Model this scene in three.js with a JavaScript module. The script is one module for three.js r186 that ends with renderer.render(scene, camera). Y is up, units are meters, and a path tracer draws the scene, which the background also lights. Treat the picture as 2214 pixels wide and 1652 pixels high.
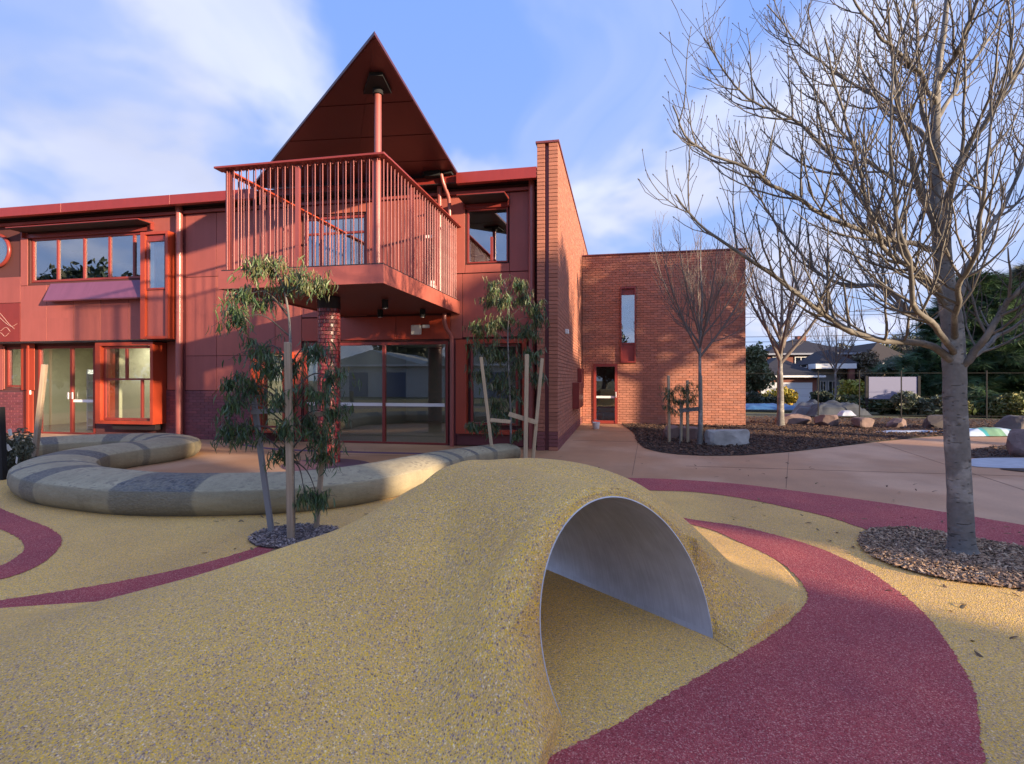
import * as THREE from 'three';
import { mergeGeometries } from 'three/addons/utils/BufferGeometryUtils.js';
import { RectAreaLightUniformsLib } from 'three/addons/lights/RectAreaLightUniformsLib.js';
import { RoundedBoxGeometry } from 'three/addons/geometries/RoundedBoxGeometry.js';

// ------------------------------------------------------------------ camera, sky, sun, exposure
RectAreaLightUniformsLib.init();
const scene = new THREE.Scene();
const YAW = THREE.MathUtils.degToRad(11.26), CA = Math.cos(YAW), SA = Math.sin(YAW), EYE = 1.6;
const camera = new THREE.PerspectiveCamera(70.43, 1024 / 764, 0.05, 3000);
camera.position.set(0, EYE, 0);
camera.rotation.y = YAW;
camera.setViewOffset(1024, 764, 0, 2.8, 1024, 764);
const renderer = new THREE.WebGLRenderer({ antialias: true });
renderer.setSize(1024, 764);
renderer.toneMapping = THREE.LinearToneMapping;
renderer.toneMappingExposure = 2.2;
renderer.shadowMap.enabled = true;

const SUN_EL = THREE.MathUtils.degToRad(9.8), SUN_AZ = THREE.MathUtils.degToRad(63);   // azimuth from +z (out of the facade) towards +x
const SUN = new THREE.Vector3(Math.sin(SUN_AZ) * Math.cos(SUN_EL), Math.sin(SUN_EL), Math.cos(SUN_AZ) * Math.cos(SUN_EL));
const sun = new THREE.DirectionalLight(new THREE.Color().setRGB(1.0, 0.77, 0.52), 5.0);
sun.position.copy(SUN).multiplyScalar(80);
sun.castShadow = true; sun.shadow.radius = 1.7; sun.shadow.mapSize.set(4096, 4096);
Object.assign(sun.shadow.camera, { left: -40, right: 40, top: 30, bottom: -30, near: 1, far: 200 });
sun.name = 'sun';
scene.add(sun, sun.target);

// ------------------------------------------------------------------ random numbers and noise
function rng(seed) { let a = seed >>> 0; return () => { a = (a + 0x6D2B79F5) | 0; let t = Math.imul(a ^ (a >>> 15), 1 | a); t = (t + Math.imul(t ^ (t >>> 7), 61 | t)) ^ t; return ((t ^ (t >>> 14)) >>> 0) / 4294967296; }; }
const hash = (x, y, s) => { let h = (Math.imul(x, 374761393) + Math.imul(y, 668265263) + Math.imul(s, 974711)) | 0; h = Math.imul(h ^ (h >>> 13), 1274126177); return ((h ^ (h >>> 16)) >>> 0) / 4294967296; };
const sm = (t) => t * t * (3 - 2 * t), lerp = THREE.MathUtils.lerp, clamp = THREE.MathUtils.clamp, sstep = (x, a, b) => sm(clamp((x - a) / (b - a), 0, 1));
function vnoise(x, y, s, per = 0) {
  const ix = Math.floor(x), iy = Math.floor(y), fx = sm(x - ix), fy = sm(y - iy), w = per ? (v) => ((v % per) + per) % per : (v) => v;
  const a = hash(w(ix), w(iy), s), b = hash(w(ix + 1), w(iy), s), c = hash(w(ix), w(iy + 1), s), d = hash(w(ix + 1), w(iy + 1), s);
  return lerp(lerp(a, b, fx), lerp(c, d, fx), fy);
}
function fbm(x, y, s, oct, per = 0) { let v = 0, a = 0.5, n = 0; for (let i = 0; i < oct; i++) { v += a * vnoise(x, y, s + i, per); n += a; x *= 2; y *= 2; per *= 2; a *= 0.5; } return v / n; }
const h3 = (x, y, z, s) => hash(x + z * 57, y - z * 131, s);
function noise3(x, y, z, s) {
  const ix = Math.floor(x), iy = Math.floor(y), iz = Math.floor(z), fx = sm(x - ix), fy = sm(y - iy), fz = sm(z - iz);
  const l = (k) => lerp(lerp(h3(ix, iy, iz + k, s), h3(ix + 1, iy, iz + k, s), fx), lerp(h3(ix, iy + 1, iz + k, s), h3(ix + 1, iy + 1, iz + k, s), fx), fy);
  return lerp(l(0), l(1), fz);
}
function fbm3(x, y, z, s, oct) { let v = 0, a = 0.5, n = 0; for (let i = 0; i < oct; i++) { v += a * noise3(x, y, z, s + i); n += a; x *= 2.03; y *= 2.03; z *= 2.03; a *= 0.5; } return v / n; }

// ------------------------------------------------------------------ the sky: blue with thin broken cloud, whiter low down and towards the sun
{
  const bank = (px, py, w, sg) => { const xc = (px - 1107) / 1170, yc = (820 - py) / 1170, v = new THREE.Vector3(xc * CA - SA, yc, -xc * SA - CA).normalize(); return [v, w, sg]; };
  const cloudBanks = [bank(400, 260, 0.12, 0.24), bank(150, 20, 0.09, 0.18), bank(300, 380, 0.10, 0.15), bank(560, 160, 0.07, 0.1), bank(1350, 380, 0.10, 0.25), bank(1000, 300, 0.05, 0.12), bank(1800, 560, 0.2, 0.32), bank(1050, 260, 0.06, 0.12), bank(820, 60, -0.12, 0.2), bank(1250, 40, -0.08, 0.2), bank(130, 190, -0.08, 0.09)];
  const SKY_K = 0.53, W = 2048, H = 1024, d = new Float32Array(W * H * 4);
  for (let r = 0; r < H; r++) {
    const el = ((r + 0.5) / H - 0.5) * Math.PI, y = Math.sin(el), ce = Math.cos(el);
    for (let c = 0; c < W; c++) {
      const az = ((c + 0.5) / W - 0.5) * 2 * Math.PI, x = Math.cos(az) * ce, z = Math.sin(az) * ce, i = (r * W + c) * 4;
      const up = Math.max(y, 0), g = Math.pow(1 - up, 2.6), cs = clamp(x * SUN.x + y * SUN.y + z * SUN.z, -1, 1);
      let R = lerp(0.195, 0.40, g), G = lerp(0.36, 0.565, g), B = lerp(0.88, 0.89, g);
      const k = 1 / (up + 0.25), px = x * k, pz = z * k;                   // the cloud sheet overhead
      const wx = fbm(px * 1.1 + 7, pz * 1.1, 11, 3) - 0.5, wz = fbm(px * 1.1, pz * 1.1 + 9, 21, 3) - 0.5;
      const n = fbm(px * 2.7 + wx * 1.5 + 3.1, pz * 2.7 + wz * 1.5 + 8.4, 31, 7), m = fbm(px * 0.9 + 2, pz * 0.9 + 5, 51, 3);
      let bias = 0; for (const [v, w, sg] of cloudBanks) { const c = Math.acos(clamp(x * v.x + y * v.y + z * v.z, -1, 1)); bias += w * Math.exp(-(c * c) / (sg * sg)); }
      let cov = sstep(n * 0.85 + m * 0.3 + bias, 0.54, 0.82) * 0.85 + sstep(fbm(px * 4.6 + wx * 4, pz * 2.0 + wz * 3, 71, 6) + bias * 0.5, 0.46, 0.85) * 0.34;
      cov = clamp(cov + 0.16 * Math.pow(1 - up, 5), 0, 0.95);
      const body = 0.86 + 0.26 * fbm(px * 2.4 + wx, pz * 2.4 + wz, 91, 4) + 0.10 * sstep(n, 0.45, 0.7);
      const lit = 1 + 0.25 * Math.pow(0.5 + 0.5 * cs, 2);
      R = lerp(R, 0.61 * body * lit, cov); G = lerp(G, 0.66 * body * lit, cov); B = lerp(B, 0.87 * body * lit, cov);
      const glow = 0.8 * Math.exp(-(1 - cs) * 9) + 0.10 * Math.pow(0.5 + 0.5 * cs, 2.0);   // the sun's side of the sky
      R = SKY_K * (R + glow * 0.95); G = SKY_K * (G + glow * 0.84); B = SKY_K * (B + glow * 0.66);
      d[i] = R; d[i + 1] = G; d[i + 2] = B; d[i + 3] = 1;
    }
  }
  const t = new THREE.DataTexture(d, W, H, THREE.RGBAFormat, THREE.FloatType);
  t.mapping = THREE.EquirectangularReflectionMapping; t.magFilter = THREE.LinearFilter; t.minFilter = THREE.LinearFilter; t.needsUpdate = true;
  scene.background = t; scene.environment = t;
}

// ------------------------------------------------------------------ helpers
const used = new Map();
const numbered = (n) => { const k = used.get(n) ?? 0; used.set(n, k + 1); return k ? n + '_' + String(k).padStart(3, '0') : n; };
function tag(o, label, category, group, kind) { if (label) o.userData.label = label; if (category) o.userData.category = category; if (group) o.userData.group = group; if (kind) o.userData.kind = kind; return o; }
function thing(name, label, category, x = 0, y = 0, z = 0, turn = 0, group) { const o = new THREE.Group(); o.name = numbered(name); o.position.set(x, y, z); o.rotation.y = turn; scene.add(o); return tag(o, label, category, group); }
function part(name, geo, mat, parent, label) { const m = new THREE.Mesh(Array.isArray(geo) ? merge(geo) : geo, mat); m.name = parent === scene ? numbered(name) : name; m.castShadow = m.receiveShadow = true; parent.add(m); if (label) m.userData.label = label; return m; }
function structure(name, geo, mat) { const m = part(name, geo, mat, scene); m.userData.kind = 'structure'; return m; }
function copyOf(o, label, x, y, z, turn = 0) { const c = o.clone(); c.name = numbered(o.name.replace(/_\d{3}$/, '')); c.userData = { ...o.userData, label: label ?? o.userData.label }; c.position.set(x, y, z); c.rotation.y = turn; scene.add(c); return c; }
function clean(g) { const q = g.index ? g.toNonIndexed() : g; for (const k of Object.keys(q.attributes)) if (!['position', 'normal', 'uv'].includes(k)) q.deleteAttribute(k); if (!q.attributes.uv) q.setAttribute('uv', new THREE.BufferAttribute(new Float32Array(q.attributes.position.count * 2), 2)); q.morphAttributes = {}; return q; }
const merge = (list) => (list.length === 1 ? list[0] : mergeGeometries(list.map(clean), false));
function uvm(g) {          // texture coordinates in metres from position and main normal direction
  const p = g.attributes.position, n = g.attributes.normal, u = new Float32Array(p.count * 2);
  for (let i = 0; i < p.count; i++) {
    const ax = Math.abs(n.getX(i)), ay = Math.abs(n.getY(i)), az = Math.abs(n.getZ(i));
    if (ay >= ax && ay >= az) { u[2 * i] = p.getX(i); u[2 * i + 1] = p.getZ(i); } else if (ax >= az) { u[2 * i] = p.getZ(i); u[2 * i + 1] = p.getY(i); } else { u[2 * i] = p.getX(i); u[2 * i + 1] = p.getY(i); }
  }
  g.setAttribute('uv', new THREE.BufferAttribute(u, 2)); return g;
}
const bx = (x0, x1, y0, y1, z0, z1) => { const g = new THREE.BoxGeometry(Math.abs(x1 - x0), Math.abs(y1 - y0), Math.abs(z1 - z0)); g.translate((x0 + x1) / 2, (y0 + y1) / 2, (z0 + z1) / 2); return uvm(g); };
const rbx = (x0, x1, y0, y1, z0, z1, r = 0.01) => { const g = new RoundedBoxGeometry(Math.abs(x1 - x0), Math.abs(y1 - y0), Math.abs(z1 - z0), 1, r); g.translate((x0 + x1) / 2, (y0 + y1) / 2, (z0 + z1) / 2); return uvm(g); };
const cyl = (x, y0, y1, z, r0, r1 = r0, seg = 20) => { const g = new THREE.CylinderGeometry(r1, r0, y1 - y0, seg); g.translate(x, (y0 + y1) / 2, z); return g; };
const V = (x, y, z) => new THREE.Vector3(x, y, z);
function rod(a, b, r0, r1 = r0, seg = 8) { const d = b.clone().sub(a), g = new THREE.CylinderGeometry(r1, r0, d.length(), seg); g.applyQuaternion(new THREE.Quaternion().setFromUnitVectors(V(0, 1, 0), d.clone().normalize())); const m = a.clone().add(b).multiplyScalar(0.5); g.translate(m.x, m.y, m.z); return g; }
function plank(a, b, w, t, up = V(0, 1, 0)) {     // a square-cut bar from a to b
  const d = b.clone().sub(a), L = d.length(), z = d.clone().normalize(), x = up.clone().cross(z); if (x.lengthSq() < 1e-6) x.set(1, 0, 0); x.normalize(); const y = z.clone().cross(x);
  const g = new RoundedBoxGeometry(w, t, L, 1, Math.min(w, t) * 0.12); uvm(g); g.applyMatrix4(new THREE.Matrix4().makeBasis(x, y, z)); const m = a.clone().add(b).multiplyScalar(0.5); g.translate(m.x, m.y, m.z); return g;
}
function tube(pts, radii, sides, uvs = 1) {         // tapering tube through points
  const n = pts.length, pos = new Float32Array(n * (sides + 1) * 3), nor = new Float32Array(pos.length), uv = new Float32Array(n * (sides + 1) * 2), idx = [];
  let N = null, len = 0; const T = V(0, 0, 0);
  for (let i = 0; i < n; i++) {
    T.subVectors(pts[Math.min(i + 1, n - 1)], pts[Math.max(i - 1, 0)]).normalize();
    if (!N) N = Math.abs(T.y) < 0.9 ? V(0, 1, 0) : V(1, 0, 0);
    N = N.clone().addScaledVector(T, -N.dot(T)).normalize();
    const B = T.clone().cross(N); if (i) len += pts[i].distanceTo(pts[i - 1]);
    const r = typeof radii === 'function' ? radii(i / (n - 1)) : radii[i];
    for (let k = 0; k <= sides; k++) {
      const a = (k / sides) * Math.PI * 2, c = Math.cos(a), s = Math.sin(a), o = (i * (sides + 1) + k) * 3;
      for (const [j, ax] of [[0, 'x'], [1, 'y'], [2, 'z']]) { nor[o + j] = N[ax] * c + B[ax] * s; pos[o + j] = pts[i][ax] + nor[o + j] * r; }
      uv[(i * (sides + 1) + k) * 2] = (k / sides) * uvs; uv[(i * (sides + 1) + k) * 2 + 1] = len;
      if (i < n - 1 && k < sides) { const a0 = i * (sides + 1) + k, b0 = a0 + sides + 1; idx.push(a0, a0 + 1, b0, b0, a0 + 1, b0 + 1); }
    }
  }
  const g = new THREE.BufferGeometry(); g.setAttribute('position', new THREE.BufferAttribute(pos, 3)); g.setAttribute('normal', new THREE.BufferAttribute(nor, 3)); g.setAttribute('uv', new THREE.BufferAttribute(uv, 2)); g.setIndex(idx); return g;
}
const spline = (pts, n) => new THREE.CatmullRomCurve3(pts, false, 'centripetal').getPoints(n);
// a survey mark of the photograph (measured in a 2214-wide print) turned into a place: on the ground, or at a distance along the view axis
const local = (xc, y, d) => V(xc * CA - d * SA, y, -xc * SA - d * CA);
const at = (px, py, d) => local(((px - 1107) / 1170) * d, EYE + ((820 - py) / 1170) * d, d);
const closed = (pts, n = 10) => new THREE.CatmullRomCurve3(pts.map(([x, z]) => V(x, 0, z)), true, 'centripetal').getPoints(pts.length * n);
function sheet(pts, y, smooth = true, n = 8, ragged = 0) {       // flat sheet with a curved outline
  const P = smooth ? closed(pts, ragged ? 40 : n).map((p, i) => V(p.x + ragged * (fbm(i * 0.9, y * 1e4, 17, 3) - 0.5), 0, p.z + ragged * (fbm(i * 0.9, y * 1e4, 19, 3) - 0.5))) : pts.map(([x, z]) => V(x, 0, z)), g = new THREE.ShapeGeometry(new THREE.Shape(P.map((p) => new THREE.Vector2(p.x, -p.z))));
  g.rotateX(-Math.PI / 2); g.translate(0, y, 0);
  const p = g.attributes.position, nn = g.attributes.normal, u = g.attributes.uv;
  for (let i = 0; i < p.count; i++) { nn.setXYZ(i, 0, 1, 0); u.setXY(i, p.getX(i), p.getZ(i)); }
  return g;
}
function inside(pts, x, z) { let c = false; for (let i = 0, j = pts.length - 1; i < pts.length; j = i++) { const a = pts[i], b = pts[j]; if ((a.z > z) !== (b.z > z) && x < ((b.x - a.x) * (z - a.z)) / (b.z - a.z) + a.x) c = !c; } return c; }
function instanced(name, geo, mat, mats, cols, parent) {
  const m = new THREE.InstancedMesh(geo, mat, mats.length); mats.forEach((q, i) => m.setMatrixAt(i, q)); if (cols) cols.forEach((c, i) => m.setColorAt(i, c));
  m.name = parent === scene ? numbered(name) : name; m.castShadow = m.receiveShadow = true; m.userData.kind = 'stuff'; parent.add(m); return m;
}
const mat4 = (p, q, s) => new THREE.Matrix4().compose(p, q, typeof s === 'number' ? V(s, s, s) : s);
const qe = (x, y, z) => new THREE.Quaternion().setFromEuler(new THREE.Euler(x, y, z));
const rgb = (r, g, b) => new THREE.Color().setRGB(r, g, b);

// ------------------------------------------------------------------ textures
function tex(w, h, fn, rep = [1, 1], srgb = true) {           // fn(x, y) gives linear colour or one number
  const d = new Uint8Array(w * h * 4), e = (v) => (srgb ? (v <= 0.0031308 ? v * 12.92 : 1.055 * Math.pow(v, 1 / 2.4) - 0.055) : v);
  for (let y = 0; y < h; y++) for (let x = 0; x < w; x++) { const c = fn(x, y), o = (y * w + x) * 4; for (let k = 0; k < 3; k++) d[o + k] = 255 * clamp(e(typeof c === 'number' ? c : c[k]), 0, 1); d[o + 3] = 255; }
  const t = new THREE.DataTexture(d, w, h, THREE.RGBAFormat); t.wrapS = t.wrapT = THREE.RepeatWrapping; t.magFilter = THREE.LinearFilter; t.minFilter = THREE.LinearMipmapLinearFilter; t.repeat.set(...rep); if (srgb) t.colorSpace = THREE.SRGBColorSpace; t.needsUpdate = true; return t;
}
function granules(S, seed, base, palette, count, r0, r1, soft) {
  const R = rng(seed), f = new Float32Array(S * S * 3), hgt = new Float32Array(S * S);
  for (let i = 0; i < S * S; i++) { f[3 * i] = base[0]; f[3 * i + 1] = base[1]; f[3 * i + 2] = base[2]; }
  const tot = palette.reduce((a, p) => a + p[1], 0);
  for (let q = 0; q < count; q++) {
    let pick = R() * tot, k = 0; while ((pick -= palette[k][1]) > 0) k++;
    const c = palette[k][0], v = 0.8 + 0.4 * R(), cx = R() * S, cy = R() * S, a = r0 + (r1 - r0) * R() * R(), b = a * (0.5 + 0.5 * R()), th = R() * 6.28, ct = Math.cos(th), st = Math.sin(th), hh = R();
    for (let y = Math.floor(cy - a); y <= cy + a; y++) for (let x = Math.floor(cx - a); x <= cx + a; x++) {
      const dx = x - cx, dy = y - cy, u = (dx * ct + dy * st) / a, w = (-dx * st + dy * ct) / b, rr = u * u + w * w; if (rr > 1) continue;
      const o = (((y % S) + S) % S) * S + (((x % S) + S) % S), t = clamp((1 - rr) * 2.5, 0, 1) * soft;
      for (let j = 0; j < 3; j++) f[3 * o + j] = lerp(f[3 * o + j], c[j] * v, t);
      hgt[o] = lerp(hgt[o], hh, t);
    }
  }
  return { f, hgt };
}
function rubber(seed, base, palette, S, size, count, r0, r1, dirt) {
  const { f, hgt } = granules(S, seed, base, palette, count, r0, r1, 0.9);
  const map = tex(S, S, (x, y) => { const o = y * S + x, n = fbm((x / S) * 6, (y / S) * 6, seed + 5, 4, 6), m = 1 - dirt * (n - 0.5) * 2; return [f[3 * o] * m, f[3 * o + 1] * m, f[3 * o + 2] * m * (1 + 0.2 * (n - 0.5))]; }, [1 / size, 1 / size]);
  const bump = tex(S, S, (x, y) => hgt[y * S + x], [1 / size, 1 / size], false);
  return new THREE.MeshStandardMaterial({ map, bumpMap: bump, bumpScale: 0.004, roughness: 0.92 });
}
const yellowRubber = rubber(101, [0.69, 0.42, 0.125], [[[0.95, 0.55, 0.03], 4], [[0.82, 0.50, 0.18], 4], [[0.39, 0.26, 0.23], 2.8], [[0.20, 0.12, 0.10], 1.2], [[0.96, 0.70, 0.40], 1.5]], 2048, 4.6, 1100000, 0.9, 2.6, 0.22);
const redRubber = rubber(202, [0.37, 0.062, 0.066], [[[0.38, 0.046, 0.05], 4], [[0.62, 0.27, 0.22], 2.4], [[0.19, 0.016, 0.022], 2.0], [[0.48, 0.11, 0.11], 2]], 1024, 2.3, 290000, 0.9, 2.6, 0.2);

const plainNoise = tex(512, 512, (x, y) => 0.55 + 0.45 * fbm(x / 64, y / 64, 5, 5, 8), [1, 1], false);
const speck = tex(512, 512, (x, y) => 0.6 * hash(x, y, 3) + 0.4 * fbm(x / 16, y / 16, 9, 4, 32), [2, 2], false);
const concreteMap = tex(1024, 1024, (x, y) => {
  const u = x / 1024, v = y / 1024, n = fbm(u * 5, v * 5, 41, 5, 5), br = fbm(u * 40, v * 6, 47, 4, 0) , s = fbm(u * 12 + 0, v * 12, 45, 4, 12), wash = sstep(n, 0.4, 0.72);
  const k = 0.82 + 0.28 * s + 0.18 * (hash(x, y, 8) - 0.5) + 0.10 * (br - 0.5);
  return [lerp(0.45, 0.54, wash) * k, lerp(0.235, 0.315, wash) * k, lerp(0.115, 0.18, wash) * k];
}, [1 / 7, 1 / 7]);
const paleConcreteMap = tex(512, 512, (x, y) => { const k = 0.85 + 0.3 * fbm(x / 32, y / 32, 61, 5, 16) - 0.1 * hash(x, y, 2); return [0.42 * k, 0.44 * k, 0.48 * k]; }, [0.5, 0.5]);
const soilMap = tex(512, 512, (x, y) => { const k = 0.4 + 1.0 * fbm(x / 8, y / 8, 63, 4, 64) + 0.3 * hash(x, y, 4); return [0.055 * k, 0.034 * k, 0.024 * k]; }, [0.8, 0.8]);
const grassMap = tex(512, 512, (x, y) => { const n = fbm(x / 64, y / 64, 65, 5, 8), k = 0.7 + 0.6 * hash(x, y, 6); return [lerp(0.07, 0.16, n) * k, lerp(0.085, 0.13, n) * k, lerp(0.03, 0.06, n) * k]; }, [0.15, 0.15]);
const barkMap = tex(512, 1024, (x, y) => {
  const u = x / 512, v = y / 1024, n = 0.55 * fbm(u * 6, v * 24, 71, 5, 0) + 0.45 * fbm(u * 30, v * 70, 73, 3, 0), lent = sstep(vnoise(u * 14, v * 90, 77, 0), 0.80, 0.92), blot = sstep(fbm(u * 5, v * 9, 79, 4), 0.5, 0.72), k = 0.62 + 0.7 * n - 0.45 * lent;
  return [lerp(0.18, 0.30, blot) * k, lerp(0.168, 0.285, blot) * k, lerp(0.152, 0.255, blot) * k];
}, [1, 0.8]);
const barkBump = tex(512, 1024, (x, y) => { const u = x / 512, v = y / 1024; return clamp(0.5 * fbm(u * 8, v * 30, 71, 5) + 0.5 - 0.5 * sstep(vnoise(u * 14, v * 90, 77), 0.78, 0.9), 0, 1); }, [1, 0.8], false);
const woodMap = tex(256, 512, (x, y) => { const g = fbm(x / 10, y / 220, 81, 4) , k = 0.65 + 0.6 * g + 0.12 * (hash(x, y, 12) - 0.5); return [0.36 * k, 0.27 * k, 0.19 * k]; }, [3, 1]);
const paleWoodMap = tex(256, 512, (x, y) => { const g = fbm(x / 10, y / 220, 83, 4), k = 0.75 + 0.45 * g + 0.08 * (hash(x, y, 12) - 0.5); return [0.50 * k, 0.385 * k, 0.24 * k]; }, [3, 1]);
const stoneMap = tex(512, 512, (x, y) => { const n = fbm(x / 64, y / 64, 85, 6, 8), k = 0.5 + 0.8 * n + 0.12 * (hash(x, y, 3) - 0.5); return [0.19 * k, 0.13 * k, 0.115 * k]; }, [0.7, 0.7]);  // stone tone lowered so the colour carries the shade on the boulders
const paleStoneMap = tex(512, 512, (x, y) => { const n = fbm(x / 64, y / 64, 87, 6, 8), k = 0.55 + 0.8 * n + 0.12 * (hash(x, y, 3) - 0.5); return [0.34 * k, 0.32 * k, 0.29 * k]; }, [0.7, 0.7]);
const steelMap = tex(512, 512, (x, y) => { const n = fbm(x / 5, y / 90, 89, 4), b = fbm(x / 50, y / 50, 90, 4), k = 0.8 + 0.2 * n + 0.25 * (b - 0.5); return [0.66 * k, 0.69 * k, 0.76 * k]; }, [1.2, 1.2]);
const tilesDark = tex(256, 256, (x, y) => { const k = (0.7 + 0.4 * fbm(x / 20, y / 20, 95, 4)) * (y % 32 < 4 ? 0.5 : 1); return [0.055 * k, 0.055 * k, 0.065 * k]; }, [1, 1]);

const std = (c, rough = 0.6, more = {}) => new THREE.MeshStandardMaterial({ color: rgb(...c), roughness: rough, ...more });
const streakMap = tex(512, 512, (x, y) => 0.80 + 0.14 * fbm(x / 14, y / 120, 97, 4) + 0.16 * fbm(x / 60, y / 60, 98, 4), [0.45, 0.3], false);
const coat = (c, rough = 0.42) => new THREE.MeshStandardMaterial({ color: rgb(...c), map: streakMap, roughness: rough, metalness: 0.0, bumpMap: plainNoise, bumpScale: 0.0006 });
const M = {
  panel: coat([0.355, 0.092, 0.073], 0.55), panelB: coat([0.325, 0.083, 0.068], 0.55), panelC: coat([0.40, 0.105, 0.075], 0.55), brown: coat([0.227, 0.032, 0.025], 0.4),
  orange: coat([0.386, 0.052, 0.021], 0.38), frame: coat([0.252, 0.038, 0.029], 0.35), fascia: coat([0.269, 0.032, 0.025], 0.4), flash: coat([0.353, 0.084, 0.076], 0.4),
  purple: coat([0.202, 0.067, 0.118], 0.22), plum: coat([0.168, 0.042, 0.046], 0.45), dark: std([0.02, 0.014, 0.016], 0.6), soffit: coat([0.168, 0.038, 0.027], 0.5), canopy: coat([0.084, 0.018, 0.018], 0.42),  // purple: sky reflection on the skirt put into its base colour
  pipe: coat([0.353, 0.101, 0.084], 0.28), rail: coat([0.286, 0.071, 0.063], 0.34), wallBack: std([0.10, 0.03, 0.028], 0.8), backing: std([0.05, 0.02, 0.02], 0.9),
  cream: std([0.72, 0.66, 0.46], 0.8), white: std([0.8, 0.8, 0.78], 0.5), roomFloor: std([0.16, 0.15, 0.14], 0.35), roomDark: std([0.16, 0.17, 0.18], 0.8), silver: std([0.7, 0.71, 0.72], 0.35, { metalness: 0.6 }),
  glass: new THREE.MeshPhysicalMaterial({ color: rgb(0.86, 0.9, 0.9), transmission: 1, thickness: 0, roughness: 0, ior: 1.85 }),
  glassUp: new THREE.MeshPhysicalMaterial({ color: rgb(0.6, 0.66, 0.7), transmission: 1, thickness: 0, roughness: 0, ior: 3.4 }),
  mortar: std([0.29, 0.135, 0.085], 0.95), brick: new THREE.MeshStandardMaterial({ color: rgb(1, 1, 1), roughness: 0.85, bumpMap: speck, bumpScale: 0.002 }),
  plaza: new THREE.MeshStandardMaterial({ map: concreteMap, roughness: 0.72, bumpMap: speck, bumpScale: 0.001 }),
  pale: new THREE.MeshStandardMaterial({ map: paleConcreteMap, roughness: 0.8 }), soil: new THREE.MeshStandardMaterial({ map: soilMap, roughness: 1 }), grass: new THREE.MeshStandardMaterial({ map: grassMap, roughness: 1 }),
  bark: new THREE.MeshStandardMaterial({ map: barkMap, roughness: 0.9, bumpMap: barkBump, bumpScale: 0.012 }), branchBark: new THREE.MeshStandardMaterial({ map: barkMap, color: rgb(0.82, 0.80, 0.77), roughness: 0.9 }), twig: std([0.085, 0.07, 0.06], 0.85), twigFar: std([0.17, 0.135, 0.115], 0.9),
  wood: new THREE.MeshStandardMaterial({ map: woodMap, roughness: 0.85 }), paleWood: new THREE.MeshStandardMaterial({ map: paleWoodMap, roughness: 0.8 }), greyWood: std([0.22, 0.21, 0.21], 0.9),
  stone: new THREE.MeshStandardMaterial({ map: stoneMap, roughness: 0.9, bumpMap: plainNoise, bumpScale: 0.02 }), paleStone: new THREE.MeshStandardMaterial({ map: paleStoneMap, roughness: 0.9, bumpMap: plainNoise, bumpScale: 0.02 }),
  steel: new THREE.MeshStandardMaterial({ map: steelMap, roughness: 0.4, metalness: 0.45 }), black: std([0.012, 0.012, 0.014], 0.85),
  chip: new THREE.MeshStandardMaterial({ color: rgb(1, 1, 1), roughness: 0.95 }), leafInst: new THREE.MeshPhysicalMaterial({ color: rgb(1, 1, 1), roughness: 0.55, transmission: 0.0 }),
};

// ------------------------------------------------------------------ the ground
const groundY = (x, z) => -0.7 * sstep(-z, 27, 46) ;
{
  const g = new THREE.PlaneGeometry(900, 900, 90, 90); g.rotateX(-Math.PI / 2);
  const p = g.attributes.position;
  for (let i = 0; i < p.count; i++) { const x = p.getX(i), z = p.getZ(i), f = (v) => Math.sign(v) * Math.pow(Math.abs(v) / 450, 2.2) * 450; p.setXYZ(i, f(x), groundY(f(x), f(z)) - 0.012, f(z)); }
  g.computeVertexNormals(); uvm(g);
  structure('ground', g, M.grass);
}
const plazaPts = [[-26, -24.2], [0.5, -24.2], [0.5, -14], [0.75, -12.55], [1.2, -11.95], [1.75, -11.86], [2.5, -12.06], [3.58, -12.79], [4.91, -13.96], [6.51, -15.43], [8.29, -16.92], [10.37, -18.24], [14, -19.4], [20, -20.5], [34, -21], [34, 6], [-26, 6]];
structure('plaza_paving', sheet(plazaPts, 0.0, false), M.plaza);
// sawn control joints of the paving: shallow dark slots
{
  const g = [], line = (x0, z0, x1, z1) => g.push(plank(V(x0, 0.0022, z0), V(x1, 0.0022, z1), 0.007, 0.003));
  line(-11, -10.6, -2.2, -10.6); line(0.45, -13.9, 0.2, -9.2); line(3.6, -12.7, 2.4, -8.6); line(6.4, -15.3, 5.4, -6.2); line(1.2, -10.4, 9, -10.4); line(-1.2, -14.2, 0.4, -14.2); line(-1.2, -16.9, 0.4, -16.9); line(9, -17, 8.6, -5);
  part('paving_joint', g, std([0.16, 0.09, 0.055], 1), scene).userData.kind = 'structure';
}
structure('paving_inlay', sheet([[-6.2, -9.6], [-5.6, -10.0], [-4.9, -9.8], [-4.45, -9.2], [-4.5, -8.6], [-5.1, -8.4], [-5.8, -8.6], [-6.2, -9.1]], 0.004), std([0.13, 0.065, 0.085], 0.75));
structure('paving_inlay', new THREE.TubeGeometry(new THREE.CatmullRomCurve3([V(-9.0, 0.0, -11.6), V(-7.6, 0.0, -11.0), V(-5.6, 0.0, -10.9), V(-3.4, 0.0, -11.0)]), 40, 0.03, 6), std([0.13, 0.07, 0.11], 0.75));
const S2 = [[-2.75, -7.0], [-2.3, -7.8], [-1.2, -8.6], [0.33, -8.94], [1.14, -8.9], [1.79, -8.73], [2.35, -8.42], [3.29, -7.8], [3.84, -7.35], [4.33, -6.88], [6.0, -5.2], [8.5, -2.8], [8.5, -1.4], [6.2, -3.6], [4.6, -5.1], [3.66, -5.82], [2.62, -6.3], [2.39, -6.8], [2.03, -7.27], [1.58, -7.71], [1.03, -7.99], [0.45, -7.98], [-0.9, -7.7], [-1.7, -7.0], [-2.3, -6.2]];
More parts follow.
